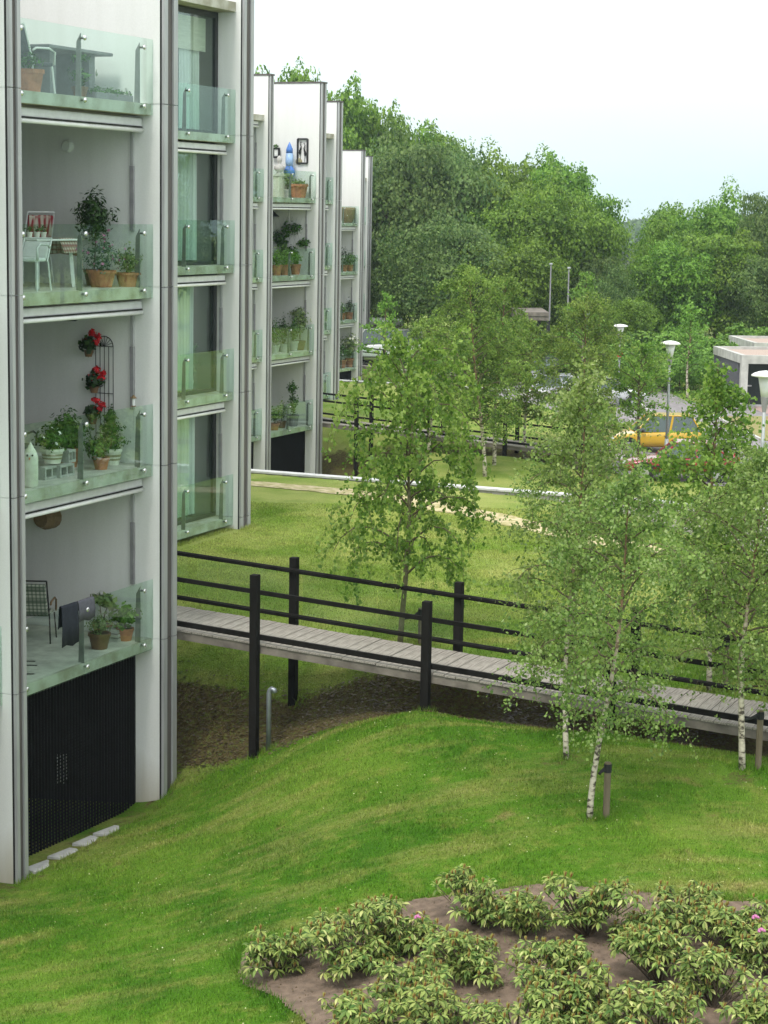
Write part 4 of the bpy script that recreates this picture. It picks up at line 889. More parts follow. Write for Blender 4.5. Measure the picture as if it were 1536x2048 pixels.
def wall_frame(i, x0, y0, x1, y1):
    t = empty('wall_art', on_wall((x0 + x1) / 2, (y0 + y1) / 2, i, .0), 'dark metal frame with two long-necked wading birds on the terrace wall', 'wall art', rz=_a)
    a = on_wall(x0, y0, i, 0) - t.location; b = on_wall(x1, y1, i, 0) - t.location
    w = math.hypot(a.x, a.y) * 1.0; hgt = abs(a.z); X = -.04
    f = MB()
    for p, q in (((X, -w, -hgt), (X, -w, hgt)), ((X, w, -hgt), (X, w, hgt)), ((X, -w, hgt), (X, w, hgt)), ((X, -w, -hgt), (X, w, -hgt))): f.bar(p, q, .055)
    f.build('frame', M['iron'], t)
    for s, k in ((1, .0), (-1, -.12)):   # two wading birds
        y = s * w * .45; m = MB()
        h_ = hgt; k = k * h_
        m.tube([(X, y, -h_ * .92), (X, y, -h_ * .3 + k)], .009, 5)
        m.ball((X, y + s * .015, -h_ * .08 + k), (.02, w * .24, h_ * .24), 10, 7)
        m.tube([(X, y, h_ * .08 + k), (X, y - s * w * .16, h_ * .36 + k), (X, y + s * w * .06, h_ * .6 + k), (X, y - s * w * .1, h_ * .78 + k), (X, y - s * w * .35, h_ * .7 + k)], [.035, .022, .014, .02, .004], 6)
        m.build('bird_figure', M['iron'], t, smooth=True)
wall_frame(1, 596.5, 278, 615.5, 326.5)
tag(wall_disc('wall_plaque', 598, 323, .13, .05, M['pot_band'], 1), 'small round plaque at the corner of the bird frame', 'plaque')
t = empty('wall_lantern', on_wall(555, 306, 1, .0), 'black square lantern with a bit of greenery on the terrace wall', 'lantern', rz=_a)
f = MB()
for p, q in (((-.1, -.12, -.16), (-.1, -.12, .16)), ((-.1, .12, -.16), (-.1, .12, .16)), ((-.1, -.145, .16), (-.1, .145, .16)), ((-.1, -.145, -.16), (-.1, .145, -.16))): f.bar(p, q, .06)
f.build('lantern_frame', M['iron'], t); MB().box(-.12, -.08, -.07, .07, -.1, .1).build('lantern_glass', M['lampglass'], t)
V = leaves_blob((-.1, .03, .25), (.08, .10, .08), 60, .07); inst('foliage', poly_mesh('foliage', V.reshape(-1, 3), 4, M['leaf_pot']), t)
t = empty('windsock_ornament', on_wall(586, 318, 1, .3), 'blue and pale blue pointed garden ornament on a stick above the terrace glass', 'ornament')
MB().lathe([(0, .62), (.06, .5), (.12, .36), (.13, .2)], 10).build('tip', M['blue'], t, smooth=True); MB().lathe([(.13, .2), (.15, -.1), (.13, -.28)], 10).build('body', M['blue2'], t, smooth=True)
MB().lathe([(.13, -.28), (.22, -.45), (.2, -.6), (.12, -.72)], 10).build('skirt', M['blue'], t, smooth=True); MB().tube([(0, 0, -.7), (0, 0, -2.3)], .02, 5).build('stick', M['alu_light'], t)
t = empty('hanging_lamp', on_wall(558, 430, 1, .5), 'dark cone lamp hanging from the ceiling of the middle block third balcony', 'lamp')
MB().lathe([(.26, -.06), (.05, .12), (.02, .16)], 12).build('shade', M['iron'], t); MB().tube([(0, 0, .15), (0, 0, .6)], .012, 4).build('cord', M['iron'], t)
t = empty('climbing_vine', on_wall(590, 480, 1, .0), 'leafy vine climbing a diamond wire lattice on the balcony wall', 'vine', rz=_a)
m = MB()
for k in range(-2, 3): m.tube([(-.03, .2 + k * .2 - .3, -.85), (-.03, .2 + k * .2 + .3, .85)], .006, 4); m.tube([(-.03, .2 + k * .2 + .3, -.85), (-.03, .2 + k * .2 - .3, .85)], .006, 4)
m.build('lattice', M['alu_light'], t)
V = np.concatenate([leaves_blob((-.12, y, z), (.1, .26, r), 130, .13) for y, z, r in ((.30, .35, .3), (.65, .1, .25), (.45, -.15, .25), (-.05, .45, .22), (.1, -.45, .2), (.35, -.5, .25), (-.4, -.1, .15))])
inst('foliage', poly_mesh('foliage', V.reshape(-1, 3), 4, M['leaf_pot']), t)
# ---- farthest block
t = empty('wicker_chair', bp(695, -.5, 3, 2), 'round brown wicker chair on the top balcony of the farthest block', 'wicker chair')
MB().lathe([(.25, 0), (.3, .05), (.42, .35), (.45, .75), (.42, .9), (.38, .9), (.4, .7), (.36, .42), (0, .4)], 14).build('basket_seat', M['wicker'], t, smooth=True)
MB().tube([(-.43, 0, .6), (0, -.42, .42), (.43, 0, .6)], .03, 5).build('arm_band', M['stone'], t)
lst(2, 2, [(688, -.5, 'tall dark shrub at the left of the third balcony, farthest block', big(.6, 'leaf_dark', 300, .4)), (700, -.6, 'dense green shrub in the middle of the third balcony, farthest block', big(.45, 'leaf_pot', 300, .45)),
           (709, -.4, 'round green shrub at the right of the third balcony, farthest block', big(.4, 'leaf_bush', 300, .4))])
lst(2, 1, [(684, -.5, 'low green plant at the left of the second balcony, farthest block', big(.3)), (698, -.4, 'small red-potted plant on the second balcony, farthest block', dict(r=.25, h=.4, blobs=((0, 0, .35, .25, .25, .4),), n=200, size=.12, lm='leaf_dark'))])
lst(2, 0, [(699, -.6, 'tall shrub with yellow blossom above the glass of the lowest balcony, farthest block', dict(r=.26, h=.5, blobs=((0, 0, 1.0, .55, .5, .5), (0, 0, .5, .3, .3, .4)), n=420, size=.13, lm='leaf_pale', flowers=('pot_white', 40, .14))),
           (684, -.4, 'red-brown leafy plant at the left of the lowest balcony, farthest block', dict(r=.25, h=.45, blobs=((0, 0, .6, .4, .4, .45),), n=260, size=.12, lm='leaf_pot'))])
# paving slabs at the foot of the louvre screen
for k, (u, w_, l) in enumerate(((-3.45, .0, .62), (-2.8, .01, .6), (-2.12, .03, .55), (-1.5, .02, .62))):
    q = uvw(u, .12 - w_, 0); z = hz(q.x, q.y)
    m = MB().box(-l / 2, l / 2, -.12, .12, -.06, .018); o = m.build('paving_slab', M['cinder'], None, bevel=.006); o.location = (q.x, q.y, z); o.rotation_euler = (R(-3 if k % 2 else 2), R(4), _a + R((k * 37) % 5 - 2))
    tag(o, ('paving slab nearest the corner fin, at the foot of the black louvres', 'second paving slab from the corner fin below the louvres', 'short tilted paving slab below the middle of the louvres', 'farthest paving slab below the louvres, half in the soil')[k], 'paving slab', 'paving slabs under the louvre screen')
q = uvw(-1.75, -.62, 1.15); o = MB().box(-.07, .07, -.1, .1, 0, .42).build('stored_board', M['plastic_white'], None, bevel=.01); o.location = q
tag(o, 'pale object stored in the dark behind the black louvres', 'stored board')

# ------------------------------------------------------------------ footbridges
DK0 = 3.17; SLOPE = -.0515; BU0, BU1 = .70, 2.25
def dz(v): return DK0 + SLOPE * v
def make_bridge(v0=-5.0, v1=11.6):
    t = empty('footbridge', (OX, OY, 0), rz=_a)
    pm = [MB() for _ in range(4)]; rr = random.Random(3)
    meshes = []
    for k in range(4):
        m = MB().box(BU0 - rr.uniform(.0, .005), BU1 + rr.uniform(0, .005), -.09, .09, -.028, 0); meshes.append(m.mesh('plank', M['plank']))
    v = v0
    while v < v1:
        o = inst('plank', meshes[rr.randrange(4)], t, (0, -v, dz(v) + rr.uniform(-.003, .003)), (0, 0, 0)); o.rotation_euler = (math.atan(SLOPE) * -1, rr.uniform(-.002, .002), 0)
        v += .193
    for u in (BU0 + .02, BU1 - .08):
        MB().bar((u + .03, -v0, dz(v0) - .10), (u + .03, -v1, dz(v1) - .10), .06, .135).build('edge_beam', M['beam'], t)
    MB().bar(((BU0 + BU1) / 2, -v0, dz(v0) - .12), ((BU0 + BU1) / 2, -v1, dz(v1) - .12), .08, .17).build('middle_beam', M['beam'], t)
    posts = [1.5 + 2.97 * k for k in range(-2, 4)]
    for side, u in ((-1, BU0 - .075), (1, BU1 + .075)):
        for pv in posts:
            pv2 = pv - (.14 if side > 0 else 0); x, y = OX + u * D1.x + pv2 * D2.x, OY + u * D1.y + pv2 * D2.y
            MB().box(u - .065, u + .065, -pv2 - .065, -pv2 + .065, hz(x, y) - .3, dz(pv2) + 1.13).build('post', M['black_wood'], t, bevel=.006)
        e = .065 * side
        for h, w_, hh in ((.83, .045, .07), (.10, .045, .085)) if side < 0 else ((.92, .06, .07), (.15, .05, .07)):
            uu = u - e - side * .03 if side < 0 else u - e - side * .03
            if side < 0 and h == 1.0: continue
            MB().bar((uu, -v0, dz(v0) + h), (uu, -v1, dz(v1) + h), w_, hh).build('rail', M['black_wood'], t)
            if side > 0: MB().bar((uu - .05, -v0, dz(v0) + h + .01), (uu - .05, -v1, dz(v1) + h + .01), .03, .035).build('rail', M['galv'] if False else M['black_wood'], t)
    # clear wind panels between the far posts
    for k in range(3):
        a, b = posts[k] + .05, posts[k + 1] - .2
        for c, d in ((a, (a + b) / 2 - .01), ((a + b) / 2 + .01, b)):
            MB().add([(BU1 + .02, -c, dz(c) + .2), (BU1 + .02, -d, dz(d) + .2), (BU1 + .02, -d, dz(d) + .88), (BU1 + .02, -c, dz(c) + .88), (BU1 + .028, -c, dz(c) + .2), (BU1 + .028, -d, dz(d) + .2), (BU1 + .028, -d, dz(d) + .88), (BU1 + .028, -c, dz(c) + .88)],
                     [(0, 1, 2, 3), (7, 6, 5, 4), (0, 4, 5, 1), (3, 2, 6, 7), (0, 3, 7, 4), (1, 5, 6, 2)]).build('clear_panel', M['clearpane'], t)
    return t
M['clearpane'] = glass_mat('clear_wind_panel', (0.90, 0.95, 0.92), 1.3)
brs = [make_bridge()]
for i in (1, 2):
    b = copy_tree(brs[0]); b.location = (OX + STEP.x * i, OY + STEP.y * i, STEP.z * i); brs.append(b)
for b, lab in zip(brs, ('nearest footbridge of pale planks with black timber posts and rails, crossing the lawn', 'second footbridge with black rails, half hidden behind the big birch', 'farthest footbridge with black rails, at the foot of the last white block')):
    tag(b, lab, 'footbridge', 'footbridges to the apartment blocks')

# retaining walls with white copings, one for each block
def make_retaining(ymin=-16, n=16):
    t = empty('retaining_wall', (OX, OY, 0), rz=_a)
    MB().box(20.36, 20.60, ymin, 15.5, -1.6, 2.93).build('wall_body', M['wallconc'], t)
    for k in range(n):
        y0 = 15.5 - k * 1.97; MB().box(20.31, 20.64, y0 - 1.962, y0, 2.932, 2.99).build('coping_stone', M['coping'], t, bevel=.008)
    return t
rw = [make_retaining(), make_retaining(-4.2, 10)]; rw[1].location = (OX + STEP.x, OY + STEP.y, STEP.z)
tag(rw[0], 'long low retaining wall with white coping across the lawn in front of the middle block', 'retaining wall', 'retaining walls with white copings')
tag(rw[1], 'farther retaining wall with white coping, beyond the second footbridge', 'retaining wall', 'retaining walls with white copings')

# galvanised vent pipe by the near bridge post
b0 = on_ground(537, 1500); m = MB(); hgt = 1.02
m.tube([(0, 0, -.1), (0, 0, hgt - .08), (.012, 0, hgt - .03), (.045, -.02, hgt), (.085, -.04, hgt - .01), (.10, -.05, hgt - .06)], .042, 10)
o = m.build('vent_pipe', M['galv'], None, smooth=True); o.location = b0; tag(o, 'galvanised pipe with a bent top beside the tall black bridge post', 'pipe')

# ------------------------------------------------------------------ street lamps
def make_lamp():
    t = empty('street_lamp', (0, 0, 0))
    MB().tube([(0, 0, 0), (0, 0, 1.0)], .075, 10).build('pole_base', M['pole'], t, smooth=True); MB().tube([(0, 0, 1.0), (0, 0, 3.7)], [.055, .045], 10).build('pole', M['pole'], t, smooth=True)
    MB().lathe([(.05, 3.62), (.105, 3.92), (.11, 3.95)], 14).build('cup', M['arm'], t)
    MB().lathe([(.10, 3.951), (.19, 4.40)], 16).build('lantern_glass', M['lampglass'], t, smooth=True)
    MB().lathe([(.19, 4.401), (.37, 4.43), (.375, 4.455), (.30, 4.50), (.16, 4.54), (0, 4.56)], 24).build('lamp_shade', M['lampwhite'], t, smooth=True)
    return t
lamps = []
for k, (px, py, Y, lab) in enumerate(((1241, 648, 97, 'white mushroom-topped street lamp with a red round sign on its pole'), (1341, 681, 73.5, 'white mushroom-topped street lamp in the middle of the car park'),
                                      (1532, 741, 52, 'white mushroom-topped street lamp cut by the right edge, nearest of the lamps'), (1177, 611, 116, 'small distant street lamp half lost in the trees'))):
    p = at_y(px, py, Y); o = make_lamp() if k == 0 else copy_tree(lamps[0]); o.location = (p.x, p.y, p.z - 4.56); lamps.append(o)
    g = hz(p.x, p.y); s = (p.z - g) / 4.56; o.location.z = g; o.scale = (1, 1, s)
    tag(o, lab, 'street lamp', 'white street lamps round the car park')
M['signred'] = mat('red_sign', (.45, .04, .03), .5)
p = at_y(1239, 708, 96.8); o = MB().add([(.15 * math.cos(2 * math.pi * k / 16), y, .15 * math.sin(2 * math.pi * k / 16)) for y in (0, .03) for k in range(16)],
    [tuple(range(16)), tuple(range(31, 15, -1))] + [(k, 16 + k, 16 + (k + 1) % 16, (k + 1) % 16) for k in range(16)]).build('round_sign', M['signred']); o.location = p
tag(o, 'small red round sign fixed to the lamp pole', 'sign')
for px, pt, pb, Y, lab in ((1138, 536, 645, 122, 'tall pale pole with a small head, right of the pair before the wood'), (1102, 528, 640, 126, 'tall thin grey pole, left of the pair before the wood')):
    a = at_y(px, pt, Y); g = hz(a.x, a.y); t = empty('tall_pole', (a.x, a.y, g), lab, 'pole'); h = a.z - g
    MB().tube([(0, 0, 0), (0, 0, h)], [.07, .04], 8).build('shaft', M['arm'], t); MB().box(-.10, .10, -.08, .08, h - .06, h + .06).build('head', M['pole'], t, bevel=.03)

# ------------------------------------------------------------------ garages
def garage(px, py, Y, wid, dep, label, rot=0):
    base = at_y(px, py, Y); g = 0.8 - .018 * max(0, Y - 90); t = empty('garage', (base.x, base.y, g), label, 'garage', 'concrete garages', rz=R(rot)); H = 2.62
    MB().box(0, .34, 0, .34, -.2, H - .42).build('corner_column', M['garconc'], t); MB().box(wid - .34, wid, 0, .34, -.2, H - .42).build('corner_column', M['garconc'], t)
    for a in ((0, wid, 0, .22), (0, wid, dep - .22, dep)): MB().box(*a, H - .418, H).build('roof_edge', M['garconc'], t)
    for a in ((0, .24, .222, dep - .222), (wid - .24, wid, .222, dep - .222)): MB().box(*a, H - .418, H).build('roof_edge', M['garconc'], t)
    MB().box(.242, wid - .242, .222, dep - .222, H - .3, H - .14).build('gravel_roof', M['gravel'], t)
    MB().box(.05, .2, .9, dep - .01, -.2, H - .42).build('side_wall', M['garwall'], t); MB().box(wid - .2, wid - .05, .9, dep - .01, -.2, H - .42).build('side_wall', M['garwall'], t)
    MB().box(.2, wid - .2, dep - .2, dep - .01, -.2, H - .42).build('back_wall', M['garwall'], t)
    d = MB().box(.36, wid - .36, 1.0, 1.08, .03, H - .42).build('garage_door', M['gardoor'], t)
    k = .5
    while k < wid - .5: MB().box(k, k + .22, .985, .998, .1, H - .5).build('door_board', M['gardoor'], d); k += .25
    MB().box(.4, wid - .4, .93, .97, .0, .12).build('door_sill', M['alu_light'], t)
    MB().bar((.36, .9, 1.05), (.75, .9, 1.05), .07).build('door_handle', M['alu_light'], t)
M['garconc'] = mat('garage_concrete', (.47, .47, .44), .85, scale=2, var=.2); M['gravel'] = mat('pinkish_roof_gravel', (.40, .31, .26), .95, scale=20, bump=.5)
M['garwall'] = mat('dark_grey_garage_wall', (.10, .10, .12), .8); M['gardoor'] = mat('black_green_door', (.012, .02, .02), .6)
garage(1480, 802, 98, 5.6, 6.6, 'flat-roofed concrete garage with a black door at the right edge', rot=3)
garage(1506, 745, 112, 6.0, 6.5, 'second garage roof showing behind the first', rot=3)
# carport, building bits behind the far block
def shed(px0, px1, py_roof, Y, H, dep, roofm, wallm, label, open_=True, cat='carport'):
    a = at_y(px0, py_roof, Y); b = at_y(px1, py_roof, Y); g = hz(a.x, a.y); t = empty(cat, (a.x, a.y, g), label, cat); w = b.x - a.x; H = a.z - g
    MB().box(-.2, w, 0, dep, H - .22, H).build('roof', M[roofm], t); MB().box(-.2, w, .06, dep, H - .5, H - .222).build('fascia', M['beam'], t)
    n = max(2, int(w / 3)); 
    for k in range(n + 1): MB().box(w * k / n - .1, w * k / n + .1, .1, .3, -.3, H - .5).build('column', M['iron'], t)
    MB().box(-.2, w, dep - .1, dep - .02, -.3, H - .5).build('back_wall', M[wallm], t)
M['dk'] = mat('dark_shed_wall', (.025, .025, .03), .8)
shed(728, 806, 643, 133, 3, 5, 'coping', 'dk', 'long white-roofed carport behind the farthest block')
shed(1040, 1098, 624, 122, 3, 6, 'beam', 'dk', 'low brown-roofed shed before the dark wood', cat='shed')

# ------------------------------------------------------------------ cars
M['tyre'] = mat('tyre', (.02, .02, .021), .85); M['rim'] = mat('alloy_rim', (.5, .5, .52), .35, .7); M['carglass'] = mat('tinted_car_glass', (.05, .08, .075), .06, var=.05, spec=.8)
M['trim'] = mat('black_car_trim', (.02, .02, .02), .5); M['head'] = mat('headlamp', (.7, .72, .74), .1, .2); M['tail'] = mat('red_tail_lamp', (.5, .02, .02), .2)
M['chrome'] = mat('number_plate_blank', (.7, .65, .2), .4)
def paint(name, c):
    m = mat(name, c, .28, .0, var=.04, scale=1); b = m.node_tree.nodes['Principled BSDF']; b.inputs['Coat Weight'].default_value = .8; b.inputs['Coat Roughness'].default_value = .06; return m
def make_car(loc, rz, label, pm, Lc=3.6, H=1.45, Wd=1.62, style='hatch', cat='car', group='cars parked in the car park'):
    """front is -x; body lofted through stations, greenhouse with separate panes"""
    t = empty('parked_car', loc, label, cat, group, rz=rz)
    g = .19; hw = Wd / 2; bl = .86 if style != 'van' else 1.05
    if style == 'sedan': st = [(-.5, .42, .60, .70), (-.47, .30, .66, .86), (-.36, .24, .72, .96), (-.20, .22, .80, .99), (0, .22, .84, 1), (.22, .22, .86, 1), (.38, .24, .88, .98), (.47, .30, .86, .9), (.5, .42, .80, .76)]
    else: st = [(-.5, .42, .60, .72), (-.48, .30, .68, .86), (-.40, .24, .78, .95), (-.24, .22, .86, .99), (0, .22, .90, 1), (.25, .22, .92, 1), (.42, .24, .94, .97), (.49, .32, .94, .88), (.5, .42, .90, .80)]
    if style == 'van': st = [(a, b, c * 1.55, d) for a, b, c, d in st]
    m = MB(); vs = []
    for (fx, zb, zt, wf) in st:
        x = fx * Lc; w = hw * wf; zm = zb + (zt - zb) * .45
        vs += [(x, -w * .9, zb), (x, -w, zm), (x, -w * .985, zt - .06), (x, -w * .90, zt), (x, w * .90, zt), (x, w * .985, zt - .06), (x, w, zm), (x, w * .9, zb)]
    n = len(st); fs = [(i * 8 + k, i * 8 + (k + 1) % 8, (i + 1) * 8 + (k + 1) % 8, (i + 1) * 8 + k) for i in range(n - 1) for k in range(8)] + [tuple(range(8))[::-1], tuple(range((n - 1) * 8, n * 8))]
    m.add(vs, fs); body = m.build('body', pm, t, smooth=True); s = body.modifiers.new('sub', 'SUBSURF'); s.levels = 2; s.render_levels = 2
    # greenhouse
    zb = {'hatch': .88, 'sedan': .83, 'van': 1.38}[style]
    x = {'hatch': (-.24, -.07, .36, .46), 'sedan': (-.18, -.04, .26, .42), 'van': (-.36, -.24, .46, .48)}[style]; x = [a * Lc for a in x]
    wb, wt = hw * .88, hw * .68; zr = H - .05
    gl = MB(); gl.add([(x[0], -wb, zb), (x[3], -wb, zb), (x[3], wb, zb), (x[0], wb, zb), (x[1], -wt, zr), (x[2], -wt, zr), (x[2], wt, zr), (x[1], wt, zr)],
                      [(0, 1, 5, 4), (1, 2, 6, 5), (2, 3, 7, 6), (3, 0, 4, 7), (4, 5, 6, 7)]); gl.build('windows', M['carglass'], t)
    rf = MB(); rf.box(x[1] - .04, x[2] + .05, -wt - .02, wt + .02, zr, zr + .05); rf.build('roof', pm, t, bevel=.03)
    for sy in (-1, 1):
        for a, b in (((x[0] - .02, zb), (x[1], zr + .02)), ((x[3] + .02, zb), (x[2], zr + .02)), (((x[0] + x[3]) / 2 + .05, zb), ((x[1] + x[2]) / 2 + .05, zr + .02))):
            MB().bar((a[0], sy * (wb + .006), a[1] - .03), (b[0], sy * (wt + .006), b[1]), .07, .05).build('pillar', pm, t)
        MB().ball((x[0] + .25, sy * (hw + .08), zb + .06), (.07, .09, .06), 8, 6).build('door_mirror', M['trim'], t)
        if style != 'hatch': MB().box(-.28 * Lc, .3 * Lc, sy * hw * 1.0 - .012, sy * hw * 1.0 + .012, .5, .56).build('side_moulding', M['trim'] if style != 'hatch' else pm, t)
        MB().box(.06 * Lc, .06 * Lc + .16, sy * hw - .02, sy * hw + .02, .72, .75).build('door_handle', M['trim'], t)
        MB().ball((-.475 * Lc, sy * hw * .66, .60), (.09, .17, .08), 10, 6).build('headlight', M['head'], t, smooth=True)
        MB().ball((.488 * Lc, sy * hw * .74, .76), (.06, .10, .13), 10, 6).build('tail_light', M['tail'], t, smooth=True)
        for wx in (-.315 * Lc, .305 * Lc):
            MB().tube([(wx, sy * (hw - .16), .31), (wx, sy * (hw + .004), .31)], .37, 22).build('wheel_arch', M['trim'], t)
            wl = MB().tube([(wx, sy * (hw - .17), .30), (wx, sy * (hw + .012), .30), (wx, sy * (hw + .025), .30)], [.30, .30, .27], 22).build('wheel', M['tyre'], t)
            MB().tube([(wx, sy * (hw + .02), .30), (wx, sy * (hw + .035), .30), (wx, sy * (hw + .03), .30)], [.20, .19, .05], 12).build('rim', M['rim'], wl)
    MB().box(-.5 * Lc - .03, -.5 * Lc + .15, -hw * .74, hw * .74, .28, .50).build('bumper', M['trim'] if style == 'sedan' else pm, t, bevel=.04)
    MB().box(.5 * Lc - .15, .5 * Lc + .03, -hw * .76, hw * .76, .28, .52).build('bumper', M['trim'] if style == 'sedan' else pm, t, bevel=.04)
    return t
def car_at(px, py, rz, *a, **k):
    p = at_z(px, py, .8 + .033); p.z = .8 + .033 if p.y < 90 else hz(p.x, p.y) + .035; return make_car(p, rz, *a, **k)
car_at(1309, 905, R(2), 'yellow hatchback parked nose left behind the red car', paint('yellow_paint', (.62, .38, .03)), Lc=3.65, H=1.52)
car_at(1357, 958, R(-3), 'dark red car parked nose left, nearest of the cars', paint('dark_red_paint', (.30, .012, .035)), Lc=4.1, H=1.36, style='sedan')
car_at(1090, 748, R(80), 'black estate car seen from behind between the birches', paint('black_paint', (.02, .022, .026)), Lc=4.3, H=1.5)
car_at(1206, 806, R(195), 'white car with its red tail lamp showing beside the lane', paint('white_paint', (.62, .63, .64)), Lc=4.2, H=1.45)
car_at(1140, 800, R(188), 'silver car almost hidden behind the birch crowns', paint('silver_paint', (.42, .44, .46)), Lc=4.2, H=1.45)
p = at_y(766, 695, 129.5); p.z = hz(p.x, p.y); make_car(p, R(4), 'white delivery van under the carport behind the farthest block', paint('van_white', (.75, .76, .77)), Lc=5.2, H=2.3, Wd=1.9, style='van', cat='van', group='vans by the carport')

# ------------------------------------------------------------------ trees
def branch_pts(p, d, L_, n, up, sag, rng):
    """a limb that leaves in direction d, rises, then hangs"""
    pts = [np.array(p, float)]; d = np.array(d, float); d /= np.linalg.norm(d); st = L_ / n
    for k in range(n):
        d = d + np.array([0, 0, up * (1 - k / n) - sag * (k / n)]) + rng.normal(size=3) * .10; d /= np.linalg.norm(d); pts.append(pts[-1] + d * st)
    return pts
def birch(base, label, H, crown0, rmax, nb, leaves, leaf, lm, lean=(0, 0), seed=1, bark='birch', r0=.05, weep=1.0, prof=None, group='young birches on the lawn', cat='birch tree', tw=1.0, stake=None, slab='', name='birch_tree', aspect=.75, up=.35, jit=1.0):
    rng = np.random.default_rng(seed); t = empty(name, base, label, cat, group)
    n = 12; tp = []; lx, ly = lean
    for k in range(n + 1):
        f = k / n; tp.append((lx * f ** 1.2 + .05 * math.sin(f * 7 + seed), ly * f + .04 * math.sin(f * 6 + seed * 2), -.15 + (H + .15) * f))
    tp = np.array(tp); rad = [r0 * (1 - .93 * k / n) for k in range(n + 1)]
    MB().tube(tp, rad, 8).build('trunk', M[bark], t, smooth=True)
    prof = prof or (lambda f: math.sin(math.pi * min(1, f * .95 + .12)) ** .7)
    br = MB(); P = []; W = []
    for k in range(nb):
        f = (k + rng.random()) / nb; z = crown0 + (H * .99 - crown0) * f; ft = (z + .15) / (H + .15) * n; i = min(n - 1, int(ft)); o = tp[i] + (tp[i + 1] - tp[i]) * (ft - i)
        rr = rmax * prof(f) * rng.uniform(.65, 1.1); a = k * 2.4 + rng.normal() * .4
        el = up + .5 * f; d = (math.cos(a) * math.cos(el), math.sin(a) * math.cos(el), math.sin(el))
        Ls = rr * 1.35; pts = branch_pts(o, d, Ls, 6, .05, .55 * weep, rng)
        br.tube(pts, [r0 * .34 * (1 - f * .5) * (1 - .85 * j / 6) + .002 for j in range(7)], 4, cap=False)
        pts = np.array(pts)
        nt = int((4 + rr * 7) * tw)
        for q in range(nt):
            g = rng.uniform(.22, 1.0) * 6; j = min(5, int(g)); s = pts[j] + (pts[j + 1] - pts[j]) * (g - j)
            dd = (pts[j + 1] - pts[j]); dd = dd / (np.linalg.norm(dd) + 1e-9) * .6 + rng.normal(size=3) * .55
            tl = rng.uniform(.25, .6) * (.5 + .5 * rr); tpn = branch_pts(s, dd, tl * (1 + .5 * weep), 4, 0, 1.1 * weep, rng)
            if q % 2 == 0: br.tube(tpn, [.004, .0035, .003, .0025, .002], 3, cap=False)
            P.append(np.array(tpn))
    br.build('branches', M['twig'], t)
    P = np.array(P); m = len(P); k = rng.integers(0, m, leaves); g = rng.random(leaves) * 3.999; j = g.astype(int); fr = (g - j)[:, None]
    C = P[k, j] * (1 - fr) + P[k, j + 1] * fr + rng.normal(size=(leaves, 3)) * np.array([.045, .045, .035]) * (1 + leaf * 6) * jit
    V = leaf_quads(C, np.stack([rng.normal(size=leaves) * .7, rng.normal(size=leaves) * .7, np.full(leaves, .55)], -1), leaf, aspect, .9 * weep, rng)
    inst('crown', poly_mesh('crown', V.reshape(-1, 3), 4, M[lm]), t)
    if stake:
        dx, dy, hs = stake; x, y = base[0] + dx, base[1] + dy; z = hz(x, y)
        s = empty('tree_stake', (x, y, z), 'round wooden stake at the foot of the ' + slab, 'tree stake', 'stakes beside the young trees')
        MB().tube([(0, 0, -.1), (0, 0, hs)], .045, 8).build('stake_post', M['wood_stake'], s)
        tb = base[2] - z + hs * .86; MB().tube([(0, 0, hs - .06), (-dx * .5, -dy * .5, tb), (-dx + lx * hs / H, -dy, tb - .02)], [.035, .02, .02], 6).build('tie', M['rubber'], s)
        MB().tube([(0, 0, hs - .13), (0, 0, hs - .02)], .052, 8).build('tie_band', M['rubber'], s)
    return t
def rise(px, py_base, py_top, base):
    """height of a tree whose foot and tip are seen at these rows"""
    Y = base.y; return at_y(px, py_top, Y).z - base.z
g_ = on_ground(1185, 1640)
birch(g_, 'slender white-barked birch leaning right, before the footbridge, a stake at its foot', 4.6, 1.1, 1.08, 36, 15500, .045, 'leaf_birch', lean=(.42, .1), seed=4, r0=.046, slab='leaning birch in front', stake=(.18, .05, .74), tw=1.25, aspect=.8)
g_ = on_ground(1130, 1518)
birch(g_, 'birch just left of the leaning one, on a bare patch before the footbridge', 5.6, 1.25, .80, 40, 12500, .052, 'leaf_birch', lean=(.12, .2), seed=9, r0=.045, tw=1.15)
g_ = on_ground(1478, 1538)
birch(g_, 'birch with a dark lower trunk at the right edge, in front of the footbridge', 4.5, 1.1, 1.25, 42, 19500, .049, 'leaf_birch', lean=(.12, .1), seed=21, r0=.052, slab='dark-trunked birch at the right edge', stake=(.27, .02, .85), tw=1.3)
g_ = on_ground(805, 1297)
birch(g_, 'young tree with larger bright leaves and drooping sprays, alone behind the footbridge', 5.05, 1.25, 1.22, 40, 13000, .072, 'leaf_bright', lean=(.05, 0), seed=30, r0=.055, bark='bark_green', slab='lone bright-leaved tree behind the footbridge', stake=(.30, .0, .62), weep=1.7, tw=.6, up=.55, jit=.6, prof=lambda f: (.95 if f < .8 else 1 - (f - .8) * 3.5) * (1 if f > .1 else .8))
g_ = on_ground(1412, 1385)
birch(g_, 'tall young tree with bright leaves at the right, its pale trunk behind the footbridge', 5.15, 1.2, .78, 40, 9500, .068, 'leaf_bright', lean=(-.05, .1), seed=33, r0=.05, slab='tall bright-leaved tree at the right', stake=(.30, .05, .8), tw=1.1)
g_ = on_ground(1545, 1400)
birch(g_, 'birch cut by the right edge of the view behind the footbridge', 4.1, 1.1, 1.05, 34, 16000, .046, 'leaf_birch', seed=37, r0=.05)
g_ = on_ground(1150, 1330)
birch(g_, 'birch behind the footbridge with a mossy trunk, seen through the nearer ones', 4.6, 1.2, .9, 34, 14000, .045, 'leaf_birch', lean=(.05, 0), seed=41, r0=.045, bark='bark_green')
def wbase(px, Y):
    p = at_y(px, 900, Y); return Vector((p.x, p.y, hz(p.x, p.y)))
